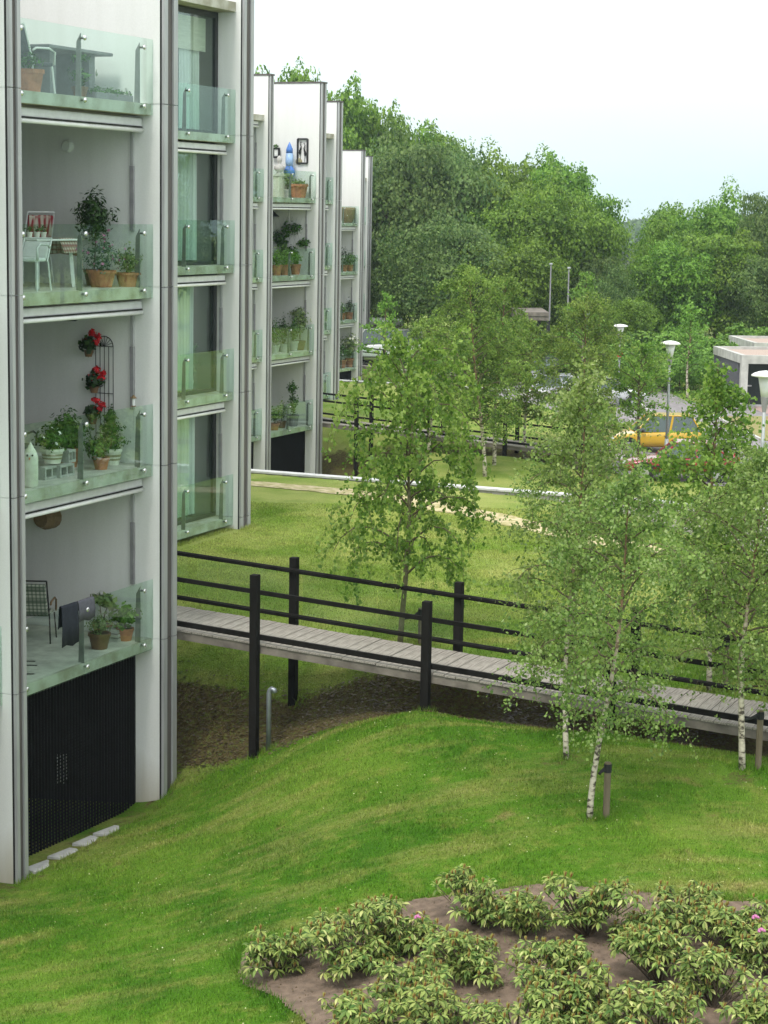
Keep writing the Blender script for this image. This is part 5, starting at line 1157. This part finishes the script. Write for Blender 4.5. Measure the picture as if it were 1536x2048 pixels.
for px, Y, top, r, nb, lv, lab, sd, ln, kw in (
    (928, 68, 535, 1.5, 54, 16000, 'large birch with a bent white trunk beyond the white coping, left of the group', 51, (-.75, 0), {}),
    (1000, 70, 556, 1.15, 46, 11000, 'narrow twin-stemmed birch beyond the white coping, middle of the group', 52, (.25, 0), {}),
    (1055, 73, 640, 1.0, 36, 7000, 'low birch between the narrow birch and the dark estate car', 53, (.1, 0), {}),
    (1165, 72, 600, 1.45, 50, 14000, 'full birch at the right of the far group, beside the lane', 54, (.15, 0), {}),
    (860, 73, 640, 1.1, 40, 8000, 'small birch in the shade left of the big one, beyond the coping', 55, (0, 0), {}),
    (768, 104, 588, .9, 26, 1900, 'thin pale young tree in front of the white van', 56, (0, 0), dict(lm='leaf_bush', weep=.3, leaf=.13)),
    (1275, 73, 694, 1.15, 28, 3600, 'small round-leaved tree with a dark straight trunk beside the yellow car', 57, (0, 0), dict(lm='leaf_bright', weep=.35, leaf=.10, bark='bark', cr=1.6)),
    (1160, 112, 552, 1.0, 26, 2200, 'spindly yellowish tree before the dark wood, right of the tall poles', 58, (0, 0), dict(lm='leaf_bush', weep=.3, leaf=.15)),
    (1370, 104, 618, .9, 24, 1300, 'spindly young tree in the bushes behind the middle street lamp', 59, (0, 0), dict(lm='leaf_bush', weep=.2, leaf=.13)),
    ):
    b = wbase(px - ln[0] * 55, Y); H = at_y(px, top, Y).z - b.z
    birch(b, lab, H, kw.get('cr', 1.5 if H > 5 else 1.1), r * 1.12, nb, int(lv * 1.2), kw.get('leaf', .078), kw.get('lm', 'leaf_birch_far'), lean=ln, seed=sd, r0=.075, bark=kw.get('bark', 'birch'), weep=kw.get('weep', .9), group='young trees round the car park', cat='young tree', tw=.8, name='young_tree',
          prof=(lambda f: (.55 + .6 * f if f < .3 else 1.0 - .9 * (f - .3) ** 1.3 * 1.2 if f < .95 else .1)))

# broad crowned trees of the wood: leaf sprays gathered into many uneven boughs
def lobed_crown(name, seed, nl, n, size, shape=(1, 1, 1), mat_=None, spray=.6, droop=.25):
    rng = np.random.default_rng(seed); out = []
    C = []
    while len(C) < nl:
        d = rng.normal(size=3); d /= np.linalg.norm(d)
        if d[2] < -.75: continue
        r = rng.uniform(.45, .92) ** .7; C.append(d * r)
    C = np.array(C); R_ = rng.uniform(.20, .36, nl)
    for c, r in zip(C, R_):
        m = int(n * r * r / (R_ ** 2).sum()); d = rng.normal(size=(m, 3)); d[:, 2] += .35; d /= np.linalg.norm(d, axis=1)[:, None]
        rr = r * (1 + .25 * np.sin(d * 6 + c * 9).sum(1))[:, None] * (.75 + .3 * rng.random(m))[:, None]
        P = (c + d * rr * np.array([1, 1, .72])) * np.array(shape); out.append(leaf_quads(P, d + np.array([0, 0, .5]), size, .75, droop, rng))
    m = n // 5; d = rng.normal(size=(m, 3)); d /= np.linalg.norm(d, axis=1)[:, None]; P = d * (rng.random(m) ** .5)[:, None] * .8 * np.array(shape); out.append(leaf_quads(P, d, size, .8, droop, rng))
    V = np.concatenate(out).reshape(-1, 3); return poly_mesh(name, V, 4, mat_)
CR = {}
for k in range(4): CR['a%d' % k] = lobed_crown('crown', 100 + k, 34, 24000, .048, (1, 1, 1), M['leaf_wood'])
for k in range(3): CR['b%d' % k] = lobed_crown('crown', 120 + k, 52, 24000, .042, (1, 1, 1), M['leaf_wood2'], droop=1.3)
for k in range(2): CR['c%d' % k] = lobed_crown('crown', 140 + k, 34, 18000, .055, (1, 1, 1), M['leaf_bush'])
_tm = MB(); _tm.tube([(0, 0, -.5), (.02, 0, .35), (0, .03, .7)], [.045, .032, .015], 7)
for a in range(5): _tm.tube([(0, 0, .25 + a * .07), (.16 * math.cos(a * 2.2), .16 * math.sin(a * 2.2), .5 + a * .06), (.34 * math.cos(a * 2.2), .34 * math.sin(a * 2.2), .66 + a * .05)], [.018, .012, .004], 5)
TRUNK = _tm.mesh('trunk', M['bark'], True)
def wood_tree(px, top, Y, rw, kind, label, seed, low=None, group='broad trees of the wood'):
    p = at_y(px, top, Y); g = hz(p.x, p.y); H = p.z - g; rr = random.Random(seed)
    t = empty('woodland_tree', (p.x, p.y, g), label, 'tree', group, rz=rr.uniform(0, 6.28))
    inst('trunk', TRUNK, t, (0, 0, 0), (0, 0, 0), (rw * 1.3, rw * 1.3, H * .9))
    hb = low if low is not None else .12
    hz_ = H * (1 - hb) / 2 * 1.03
    key = kind + str(rr.randrange({'a': 4, 'b': 3, 'c': 2}[kind]))
    inst('crown', CR[key], t, (0, 0, H - hz_ * .97), (0, 0, 0), (rw, rw * .95, hz_)); return t
W_T = [
 # back row, left to right along the skyline
 (515, 96, 160, 4.6, 'a', 'tree top showing between the near tower and the second block'), (575, 108, 165, 3.6, 'a', 'round tree top just right of the gap beside the near block'), (618, 142, 168, 3.4, 'a', 'low tree top behind the middle block wall'),
 (690, 176, 165, 4.3, 'a', 'tallest tree of the wood, right beside the white walls'), (752, 196, 168, 3.9, 'a', 'tall full tree on the skyline, second from the white walls'), (812, 236, 170, 3.6, 'a', 'skyline tree above the grey-green drooping one'),
 (868, 262, 170, 3.8, 'a', 'skyline tree left of the middle of the wood'), (930, 276, 168, 3.8, 'a', 'skyline tree at the middle of the wood'), (1012, 304, 158, 3.6, 'a', 'pointed light tree on the skyline in the centre right of the wood'),
 (1075, 338, 156, 3.4, 'a', 'tree in the dip of the skyline'), (1118, 320, 150, 3.5, 'a', 'bright full tree near the right end of the wood'), (1165, 352, 146, 3.2, 'a', 'bright tree at the stepped right end of the wood'), (1190, 392, 144, 1.7, 'a', 'last tree at the right end of the wood, beside the gap'),
 # front row
 (800, 262, 140, 4.4, 'b', 'large grey-green drooping tree in front of the wood, left'), (880, 286, 142, 4.6, 'b', 'large grey-green drooping tree in front of the wood, right'), (770, 330, 143, 3.4, 'b', 'grey-green tree against the end of the white blocks'),
 (960, 330, 144, 3.8, 'a', 'dark tree behind the big birch'), (1030, 380, 138, 3.6, 'a', 'broad tree in the lower middle of the wood'), (1100, 385, 136, 3.6, 'a', 'leafy tree with hanging boughs behind the tall poles'), (1160, 420, 136, 2.9, 'a', 'leafy tree at the lower right of the wood'),
 (880, 430, 130, 3.8, 'b', 'dark lower tree behind the tip of the big birch'), (760, 440, 142, 2.9, 'b', 'dark low tree beside the last white block'), (990, 470, 130, 3.0, 'a', 'shaded lower tree in the middle of the wood'), (1060, 490, 131, 3.0, 'a', 'shaded lower tree left of the tall poles'), (1195, 500, 134, 1.9, 'b', 'thin grey tree in the shadow of the gap'),
 (1222, 480, 150, 1.2, 'b', 'dull grey-green tree in the gap before the far hills'), (1228, 548, 132, 1.7, 'b', 'low dark tree in the gap'),
 # right group
 (1338, 424, 142, 2.2, 'a', 'left shoulder tree of the right-hand clump'), (1362, 402, 148, 2.7, 'a', 'skyline tree, left of centre in the right-hand clump'), (1392, 388, 150, 3.1, 'a', 'highest tree of the right-hand clump'), (1440, 398, 150, 3.1, 'a', 'skyline tree right of the highest in the right-hand clump'),
 (1495, 404, 154, 3.2, 'a', 'skyline tree before the dark one at the right edge'), (1545, 366, 140, 2.6, 'b', 'dark tree cut by the right edge'), (1308, 505, 134, 2.3, 'a', 'low left tree of the right-hand clump'), (1350, 470, 134, 2.9, 'a', 'broad front tree of the right-hand clump'),
 (1400, 455, 135, 3.5, 'a', 'broad front tree in the middle of the right-hand clump'), (1470, 470, 136, 3.3, 'a', 'broad front tree at the right of the clump'), (1540, 500, 134, 3.0, 'b', 'shaded front tree at the right edge'), (1250, 585, 128, 1.9, 'a', 'low rounded tree at the foot of the right-hand clump')]
for k, (px, top, Y, rw, kd, lab) in enumerate(W_T):
    wood_tree(px, top, Y, rw * 1.12, kd, lab, 300 + k)
# the same wood goes on to the right, outside the view (it mirrors in the glass)
for k in range(14):
    x = 44 + 5.2 * k; y = 168 - 6.2 * k; rr = random.Random(900 + k); t = empty('woodland_tree', (x, y, hz(x, y)), 'tree of the wood continuing out of view to the right, ' + ('nearest the right-hand clump', 'second', 'third', 'fourth', 'fifth', 'sixth', 'seventh', 'eighth', 'ninth', 'tenth', 'eleventh', 'twelfth', 'thirteenth', 'last')[k] + ' from the clump' * (0 < k), 'tree', 'trees of the wood beyond the right edge', rz=rr.uniform(0, 6)); H = rr.uniform(13, 17)
    inst('trunk', TRUNK, t, (0, 0, 0), (0, 0, 0), (5, 5, H * .9)); inst('crown', CR['a%d' % (k % 4)], t, (0, 0, H * .54), (0, 0, 0), (5, 4.8, H * .47))
# more distant trees closing the wood behind, and the far forest
for k, (px, top) in enumerate(((560, 200), (640, 230), (720, 260), (800, 290), (880, 320), (960, 350), (1040, 390), (1110, 400), (1350, 470), (1400, 450), (1450, 450), (1530, 450))):
    wood_tree(px, top, 185, 4.8, 'a', ('tree deep in the wood behind the near tower', 'tree deep in the wood above the second block', 'tree deep in the wood behind the tallest one', 'tree deep in the wood behind the grey-green pair, left', 'tree deep in the wood behind the grey-green pair, right', 'tree deep in the wood below the middle of the skyline', 'tree deep in the wood below the pointed light tree', 'tree deep in the wood behind its right end', 'tree deep behind the left of the right-hand clump', 'tree deep behind the highest of the right-hand clump', 'tree deep behind the right part of the right-hand clump', 'tree deep behind the dark tree at the right edge')[k], 400 + k, group='trees deep in the wood')
# shrubs between car park and wood
SH = [lobed_crown('foliage', 160 + k, 16, 3600, .10, (1, 1, 1), M['leaf_bush']) for k in range(3)]
shr = [(1130, 655, 118, 2.0), (1170, 650, 120, 2.2), (1215, 665, 118, 2.0), (1205, 690, 112, 1.6), (1262, 668, 120, 2.1), (1300, 655, 120, 2.2), (1290, 690, 112, 1.8), (1345, 660, 119, 2.0), (1330, 700, 110, 1.5), (1385, 655, 120, 2.1), (1390, 690, 112, 1.7), (1430, 668, 116, 1.8), (1420, 705, 109, 1.3), (1480, 650, 124, 1.9), (1525, 645, 126, 2.0), (1080, 665, 122, 2.0), (1040, 670, 124, 2.0), (980, 675, 124, 2.0), (1250, 705, 109, 1.3), (1362, 715, 108, 1.2)]
SHL = ('left of the far right-hand birch top', 'behind the top of the far right-hand birch', 'behind the small distant lamp', 'low, left of the red-signed lamp', 'tall, right of the red-signed lamp', 'tall, halfway between the two lamps', 'low and in front, halfway between the two lamps', 'directly behind the middle lamp head', 'low and in front, left of the middle lamp pole', 'tall, right of the middle lamp', 'lower, right of the middle lamp pole', 'tall, just left of the garage roof', 'lowest, touching the garage wall', 'behind the garage roof', 'behind the second garage roof', 'below the right tall pole', 'below the left tall pole', 'right of the brown-roofed shed, partly hidden', 'lowest, just right of the red-signed lamp pole', 'lowest, right at the foot of the middle lamp')
for k, (px, top, Y, r) in enumerate(shr):
    p = at_y(px, top, Y); g = hz(p.x, p.y); rr = random.Random(500 + k); H = max(1.2, p.z - g)
    t = empty('shrub', (p.x, p.y, g), 'yellow-green shrub in the thicket, ' + SHL[k], 'shrub', 'shrubs in the thicket behind the lane', rz=rr.uniform(0, 6))
    inst('foliage', SH[k % 3], t, (0, 0, H * .5), (0, 0, 0), (r, r, H * .52)); MB().tube([(0, 0, -.1), (.05, 0, H * .5)], [.06, .03], 5).build('stem', M['bark'], t)
n = 26000; rng = np.random.default_rng(77)
x = rng.uniform(0, 240, n); y = rng.uniform(620, 760, n); top = 7.6 + .8 * np.sin(x * .11) * np.sin(y * .07 + x * .02) - 5.0 + (y - 620) * .034
z = top - rng.random(n) ** 2 * 9 ; V = leaf_quads(np.stack([x, y, z], -1), np.tile([0, -.5, 1.], (n, 1)) + rng.normal(size=(n, 3)) * .6, 2.6, .9, 0, rng)
o = bpy.data.objects.new('far_forest', poly_mesh('far_forest', V.reshape(-1, 3), 4, M['leaf_far'])); COL.objects.link(o); tag(o, 'bluish forest on the horizon seen through the gap in the trees', 'forest', kind='stuff')
# rough grass in front of the thicket
n = 30000; px_ = rng.uniform(8, 26, n); py_ = rng.uniform(100, 132, n); k = rng.random(n) < (.35 + .65 * (np.sin(px_ * .8) * np.sin(py_ * .6) > -.2)); px_, py_ = px_[k], py_[k]
pz_ = height(px_, py_) + rng.random(len(px_)) * .55 * sstep(104, 112, py_); V = leaf_quads(np.stack([px_, py_, pz_], -1), np.tile([0, 0, 1.], (len(px_), 1)), .20, .35, .0, rng)
o = bpy.data.objects.new('rough_grass', poly_mesh('rough_grass', V.reshape(-1, 3), 4, M['leaf_bush'])); COL.objects.link(o); tag(o, 'tall rough grass and weeds before the wood', 'grass', kind='stuff')

# ------------------------------------------------------------------ rhododendrons
def rosette(seed):
    rng = random.Random(seed); m = MB(); n = rng.randint(9, 12)
    for k in range(n):
        a = k * 2.4 + rng.uniform(-.2, .2); el = rng.uniform(-.75, .15); Lf = rng.uniform(.075, .115); w = Lf * .16
        d = Vector((math.cos(a) * math.cos(el), math.sin(a) * math.cos(el), math.sin(el))); s = Vector((-math.sin(a), math.cos(a), 0)); dn = Vector((0, 0, -1))
        b = d * .012; mid = d * Lf * .5 + dn * Lf * .02; tip = d * Lf + dn * Lf * .16; up = Vector((0, 0, w * .4))
        m.add([b, mid + s * w + up, mid + d * Lf * .25 + s * w * .8 + up * .6, tip, mid + d * Lf * .25 - s * w * .8 + up * .6, mid - s * w + up, mid, mid + d * Lf * .25], [(0, 6, 1), (6, 7, 2, 1), (7, 3, 2), (0, 5, 6), (5, 4, 7, 6), (4, 3, 7)])
    return m.mesh('leaf_whorl', M['leaf_rhodo'])
ROS = [rosette(k) for k in range(8)]
_b = MB()
for k in range(4): a = k * 1.7; _b.tube([(0, 0, 0), (.008 * math.cos(a), .008 * math.sin(a), .03), (.016 * math.cos(a), .016 * math.sin(a), .055)], [.006, .007, .001], 4)
BUD = _b.mesh('new_shoot', M['bud'])
_f = MB()
for k in range(14):
    a = k * 2.4; e = .3 + (k % 4) * .35; d = Vector((math.cos(a) * math.cos(e), math.sin(a) * math.cos(e), math.sin(e))) * .04; _f.ball(d, (.022, .022, .018), 6, 4)
FLOW = _f.mesh('blossom', M['pink'])
def rhodo(px, py, Hh, Rr, n, seed, label, flowers=()):
    rng = random.Random(seed); g = on_ground(px, py); t = empty('rhododendron', (g.x, g.y, g.z), label, 'rhododendron bush', 'rhododendron bushes in the planting bed')
    st = MB(); ends = []; heads = []
    k = 0
    while len(ends) < n and k < n * 20:
        k += 1
        if not heads: heads = [(rng.uniform(-.6, .6) * Rr, rng.uniform(-.6, .6) * Rr, rng.uniform(.45, 1.0) * Hh, rng.uniform(.30, .52) * Rr) for _ in range(8)]
        hx, hy, hz2, hr = heads[rng.randrange(8)]; a = rng.uniform(0, 6.283); r0_ = hr * math.sqrt(rng.random()); zz = hz2 - .45 * r0_ - rng.random() ** 2 * .16
        cx_, cy_ = hx + r0_ * math.cos(a), hy + r0_ * math.sin(a); a = math.atan2(cy_, cx_); r = math.hypot(cx_, cy_); zz = max(zz, .14)
        q = Vector((r * math.cos(a), r * math.sin(a), zz))
        if all((q - e).length > .055 for e in ends): ends.append(q)
    for i, q in enumerate(ends):
        if i % 4 == 0 : st.tube([(q.x * .06, q.y * .06, 0), (q.x * .45, q.y * .45, q.z * .42), (q.x * .85, q.y * .85, q.z * .8), q], [.013, .009, .006, .004], 4, cap=False)
        else: st.tube([(q.x * .6, q.y * .6, q.z * .62), q], [.006, .004], 4, cap=False)
    st.build('stems', M['bark'], t)
    for i, q in enumerate(ends):
        inst('leaf_whorl', ROS[rng.randrange(8)], t, q, (rng.uniform(-.3, .3) - q.y * .5, rng.uniform(-.3, .3) + q.x * .5, rng.uniform(0, 6.28)), rng.uniform(.85, 1.25))
        if rng.random() < .45: inst('new_shoot', BUD, t, q + Vector((0, 0, .01)), (rng.uniform(-.2, .2), rng.uniform(-.2, .2), 0), rng.uniform(.8, 1.3))
    for dx, dzz in flowers: inst('blossom', FLOW, t, (dx, -Rr * .5, Hh * dzz), (0, 0, 0), rng.uniform(.7, .9))
    return t
RH = [
 (556, 1950, .62, .33, 52, 'lone rhododendron at the left end of the bed, with reddish buds', ()), (715, 1940, .58, .48, 80, 'wide rhododendron, second from the left in the bed', ()), (690, 1880, .42, .40, 46, 'low rhododendron on the back edge at the left of the bed', ()),
 (815, 1905, .62, .42, 74, 'rhododendron with one large pink flower near the middle of the bed', ((.1, .72),)), (800, 2025, .66, .36, 56, 'open-stemmed rhododendron at the front, left of centre', ()), (945, 1850, .62, .36, 64, 'tall rhododendron on the back edge, left of centre', ()),
 (940, 1960, .60, .44, 76, 'dense rhododendron in the middle of the bed', ()), (1045, 1870, .52, .33, 48, 'small low rhododendron on the back edge, left of the tallest', ()), (900, 2075, .55, .45, 66, 'rhododendron cut by the lower edge, left of centre', ()),
 (1175, 1875, .72, .42, 76, 'tallest rhododendron on the back edge of the bed, centre right', ()), (1110, 1975, .55, .36, 54, 'reddish-budded rhododendron right of centre', ()), (1120, 2060, .55, .42, 66, 'yellowish rhododendron near the front, right of centre', ()),
 (1215, 2040, .52, .36, 52, 'dark leaved rhododendron in the front row, right', ()), (1320, 1975, .68, .42, 74, 'upright rhododendron standing free in the right part of the bed', ()), (1380, 1865, .50, .34, 50, 'red-tinged rhododendron on the back edge, right', ()),
 (1290, 1880, .40, .32, 36, 'low rhododendron between two tall ones on the back edge', ()), (1430, 2020, .58, .38, 58, 'rhododendron with a forked stem at the front right', ()), (1470, 1905, .58, .42, 66, 'rhododendron with a pink flower near the right edge', ((.15, .75),)), (1320, 2090, .52, .40, 56, 'rhododendron cut by the lower edge, right', ()),
 (1545, 1960, .62, .42, 62, 'rhododendron with a pink flower cut by the right edge', ((-.2, .9),)), (1530, 2060, .50, .36, 48, 'rhododendron in the lower right corner', ()), (1030, 2100, .50, .40, 52, 'rhododendron at the bottom edge below the dense middle one', ()), (720, 2080, .5, .34, 44, 'rhododendron at the bottom edge near the left of the bed', ())]
for k, r in enumerate(RH): rhodo(r[0], r[1], r[2] * 1.15, r[3] * 1.40, int(r[4] * 1.8), 700 + k, r[5], r[6])
# pebbles and bits on the bare earth
n = 2600; xs_ = np.array([p.x for p in BED]); ys_ = np.array([p.y for p in BED]); x = rng.uniform(xs_.min(), xs_.max(), n); y = rng.uniform(ys_.min(), ys_.max(), n); k = in_bed(x, y); x, y = x[k], y[k]; z = height(x, y) + .022
V = leaf_quads(np.stack([x, y, z + .004], -1), np.tile([0, 0, 2.], (len(x), 1)), .022, .8, 0, rng)
o = bpy.data.objects.new('soil_crumbs', poly_mesh('soil_crumbs', V.reshape(-1, 3), 4, M['litter'])); COL.objects.link(o); tag(o, 'crumbs, pebbles and dead leaves on the bare bed', 'litter', kind='stuff')

# longer grass left by the mower round posts, walls, stakes and trunks
spots = [(o.location.x, o.location.y) for o in scene.objects if o.name.startswith(('birch_tree', 'tree_stake', 'vent_pipe'))]
for pv in (1.5, 4.47, 7.44):
    for u in (BU0 - .075, BU1 + .075): q = uvw(u, pv, 0); spots.append((q.x, q.y))
T_ = []
for x, y in spots:
    a = rng.uniform(0, 6.28, 130); r = .05 + np.abs(rng.normal(0, .07, 130)); T_.append(np.stack([x + r * np.cos(a), y + r * np.sin(a)], -1))
for (u0, v0, u1, v1, n) in ((-4.3, .24, -3.8, .24, 160), (-3.9, .32, -.05, .30, 500), (-.1, .22, .5, .22, 260), (.5, -.2, .5, -4.8, 500), (11.8, -4.6, 12.6, -4.6, 300), (8.5, -4.85, 11.8, -4.85, 600)):
    t_ = rng.random(n); T_.append(np.stack([OX + (u0 + (u1 - u0) * t_) * D1.x + (v0 + (v1 - v0) * t_) * D2.x, OY + (u0 + (u1 - u0) * t_) * D1.y + (v0 + (v1 - v0) * t_) * D2.y], -1) + rng.normal(0, .035, (n, 2)))
for a_, b_ in zip(BED, BED[1:] + BED[:1]):
    m_ = max(20, int((Vector((a_.x, a_.y)) - Vector((b_.x, b_.y))).length * 420)); t_ = rng.random(m_); ed = np.stack([a_.x + (b_.x - a_.x) * t_, a_.y + (b_.y - a_.y) * t_], -1) + rng.normal(0, .05, (m_, 2)); T_.append(ed)
kk = (rng.random((240, 2)) * np.array([14, 13]) + np.array([-5.5, 18])); kk = kk[(to_uv(kk[:, 0], kk[:, 1])[0] < .4) & (to_uv(kk[:, 0], kk[:, 1])[1] > .6)]
for x, y in kk: T_.append(np.stack([x + rng.normal(0, .06, 26), y + rng.normal(0, .06, 26)], -1))
T_ = np.concatenate(T_); T_ = T_[~in_bed(T_[:, 0], T_[:, 1]) | (rng.random(len(T_)) < .35)]; n = len(T_); x, y = T_[:, 0], T_[:, 1]; z = height(x, y) - .01; h_ = rng.uniform(.05, .13, n); w_ = rng.uniform(.004, .008, n); a = rng.uniform(0, 6.28, n)
V = np.zeros((n, 3, 3), np.float32); V[:, 0] = np.stack([x - w_ * np.cos(a), y - w_ * np.sin(a), z], -1); V[:, 1] = np.stack([x + w_ * np.cos(a), y + w_ * np.sin(a), z], -1)
V[:, 2] = np.stack([x + rng.normal(0, .4, n) * h_, y + rng.normal(0, .4, n) * h_, z + h_], -1)
o = bpy.data.objects.new('uncut_grass', poly_mesh('uncut_grass', V.reshape(-1, 3), 3, M['blade'])); COL.objects.link(o); tag(o, 'longer uncut grass round the posts, trunks and wall feet', 'grass', kind='stuff')
n = 2600; x = rng.uniform(-5.5, 8, n); y = 18 + 13 * rng.random(n); u_, v_ = to_uv(x, y); k = (v_ > .5) & (u_ < .4) & ~in_bed(x, y) & (np.sin(x * 1.3 + y * .7) + np.sin(y * 1.9 - x) > .1); x, y = x[k], y[k]
V = leaf_quads(np.stack([x, y, height(x, y) + .045], -1), np.tile([0, 0, 2.], (len(x), 1)), .017, .9, 0, rng)
o = bpy.data.objects.new('daisies', poly_mesh('daisies', V.reshape(-1, 3), 4, M['clover'])); COL.objects.link(o); tag(o, 'tiny pale clover and daisy heads dotted in the near lawn', 'clover', kind='stuff')

# ------------------------------------------------------------------ the slight summer haze of the air
hm = bpy.data.materials.new('air'); hm.use_nodes = True; hm.node_tree.nodes.clear()
_o = hm.node_tree.nodes.new('ShaderNodeOutputMaterial'); _v = hm.node_tree.nodes.new('ShaderNodeVolumePrincipled')
_v.inputs['Color'].default_value = (0.80, 0.93, 1.0, 1); _v.inputs['Density'].default_value = 0.00025; _v.inputs['Anisotropy'].default_value = 0.2
hm.node_tree.links.new(_v.outputs[0], _o.inputs['Volume'])
h = MB().box(-760, 960, -40, 1560, -32, 30).build('haze', hm); tag(h, 'faint summer haze in the air', kind='stuff')
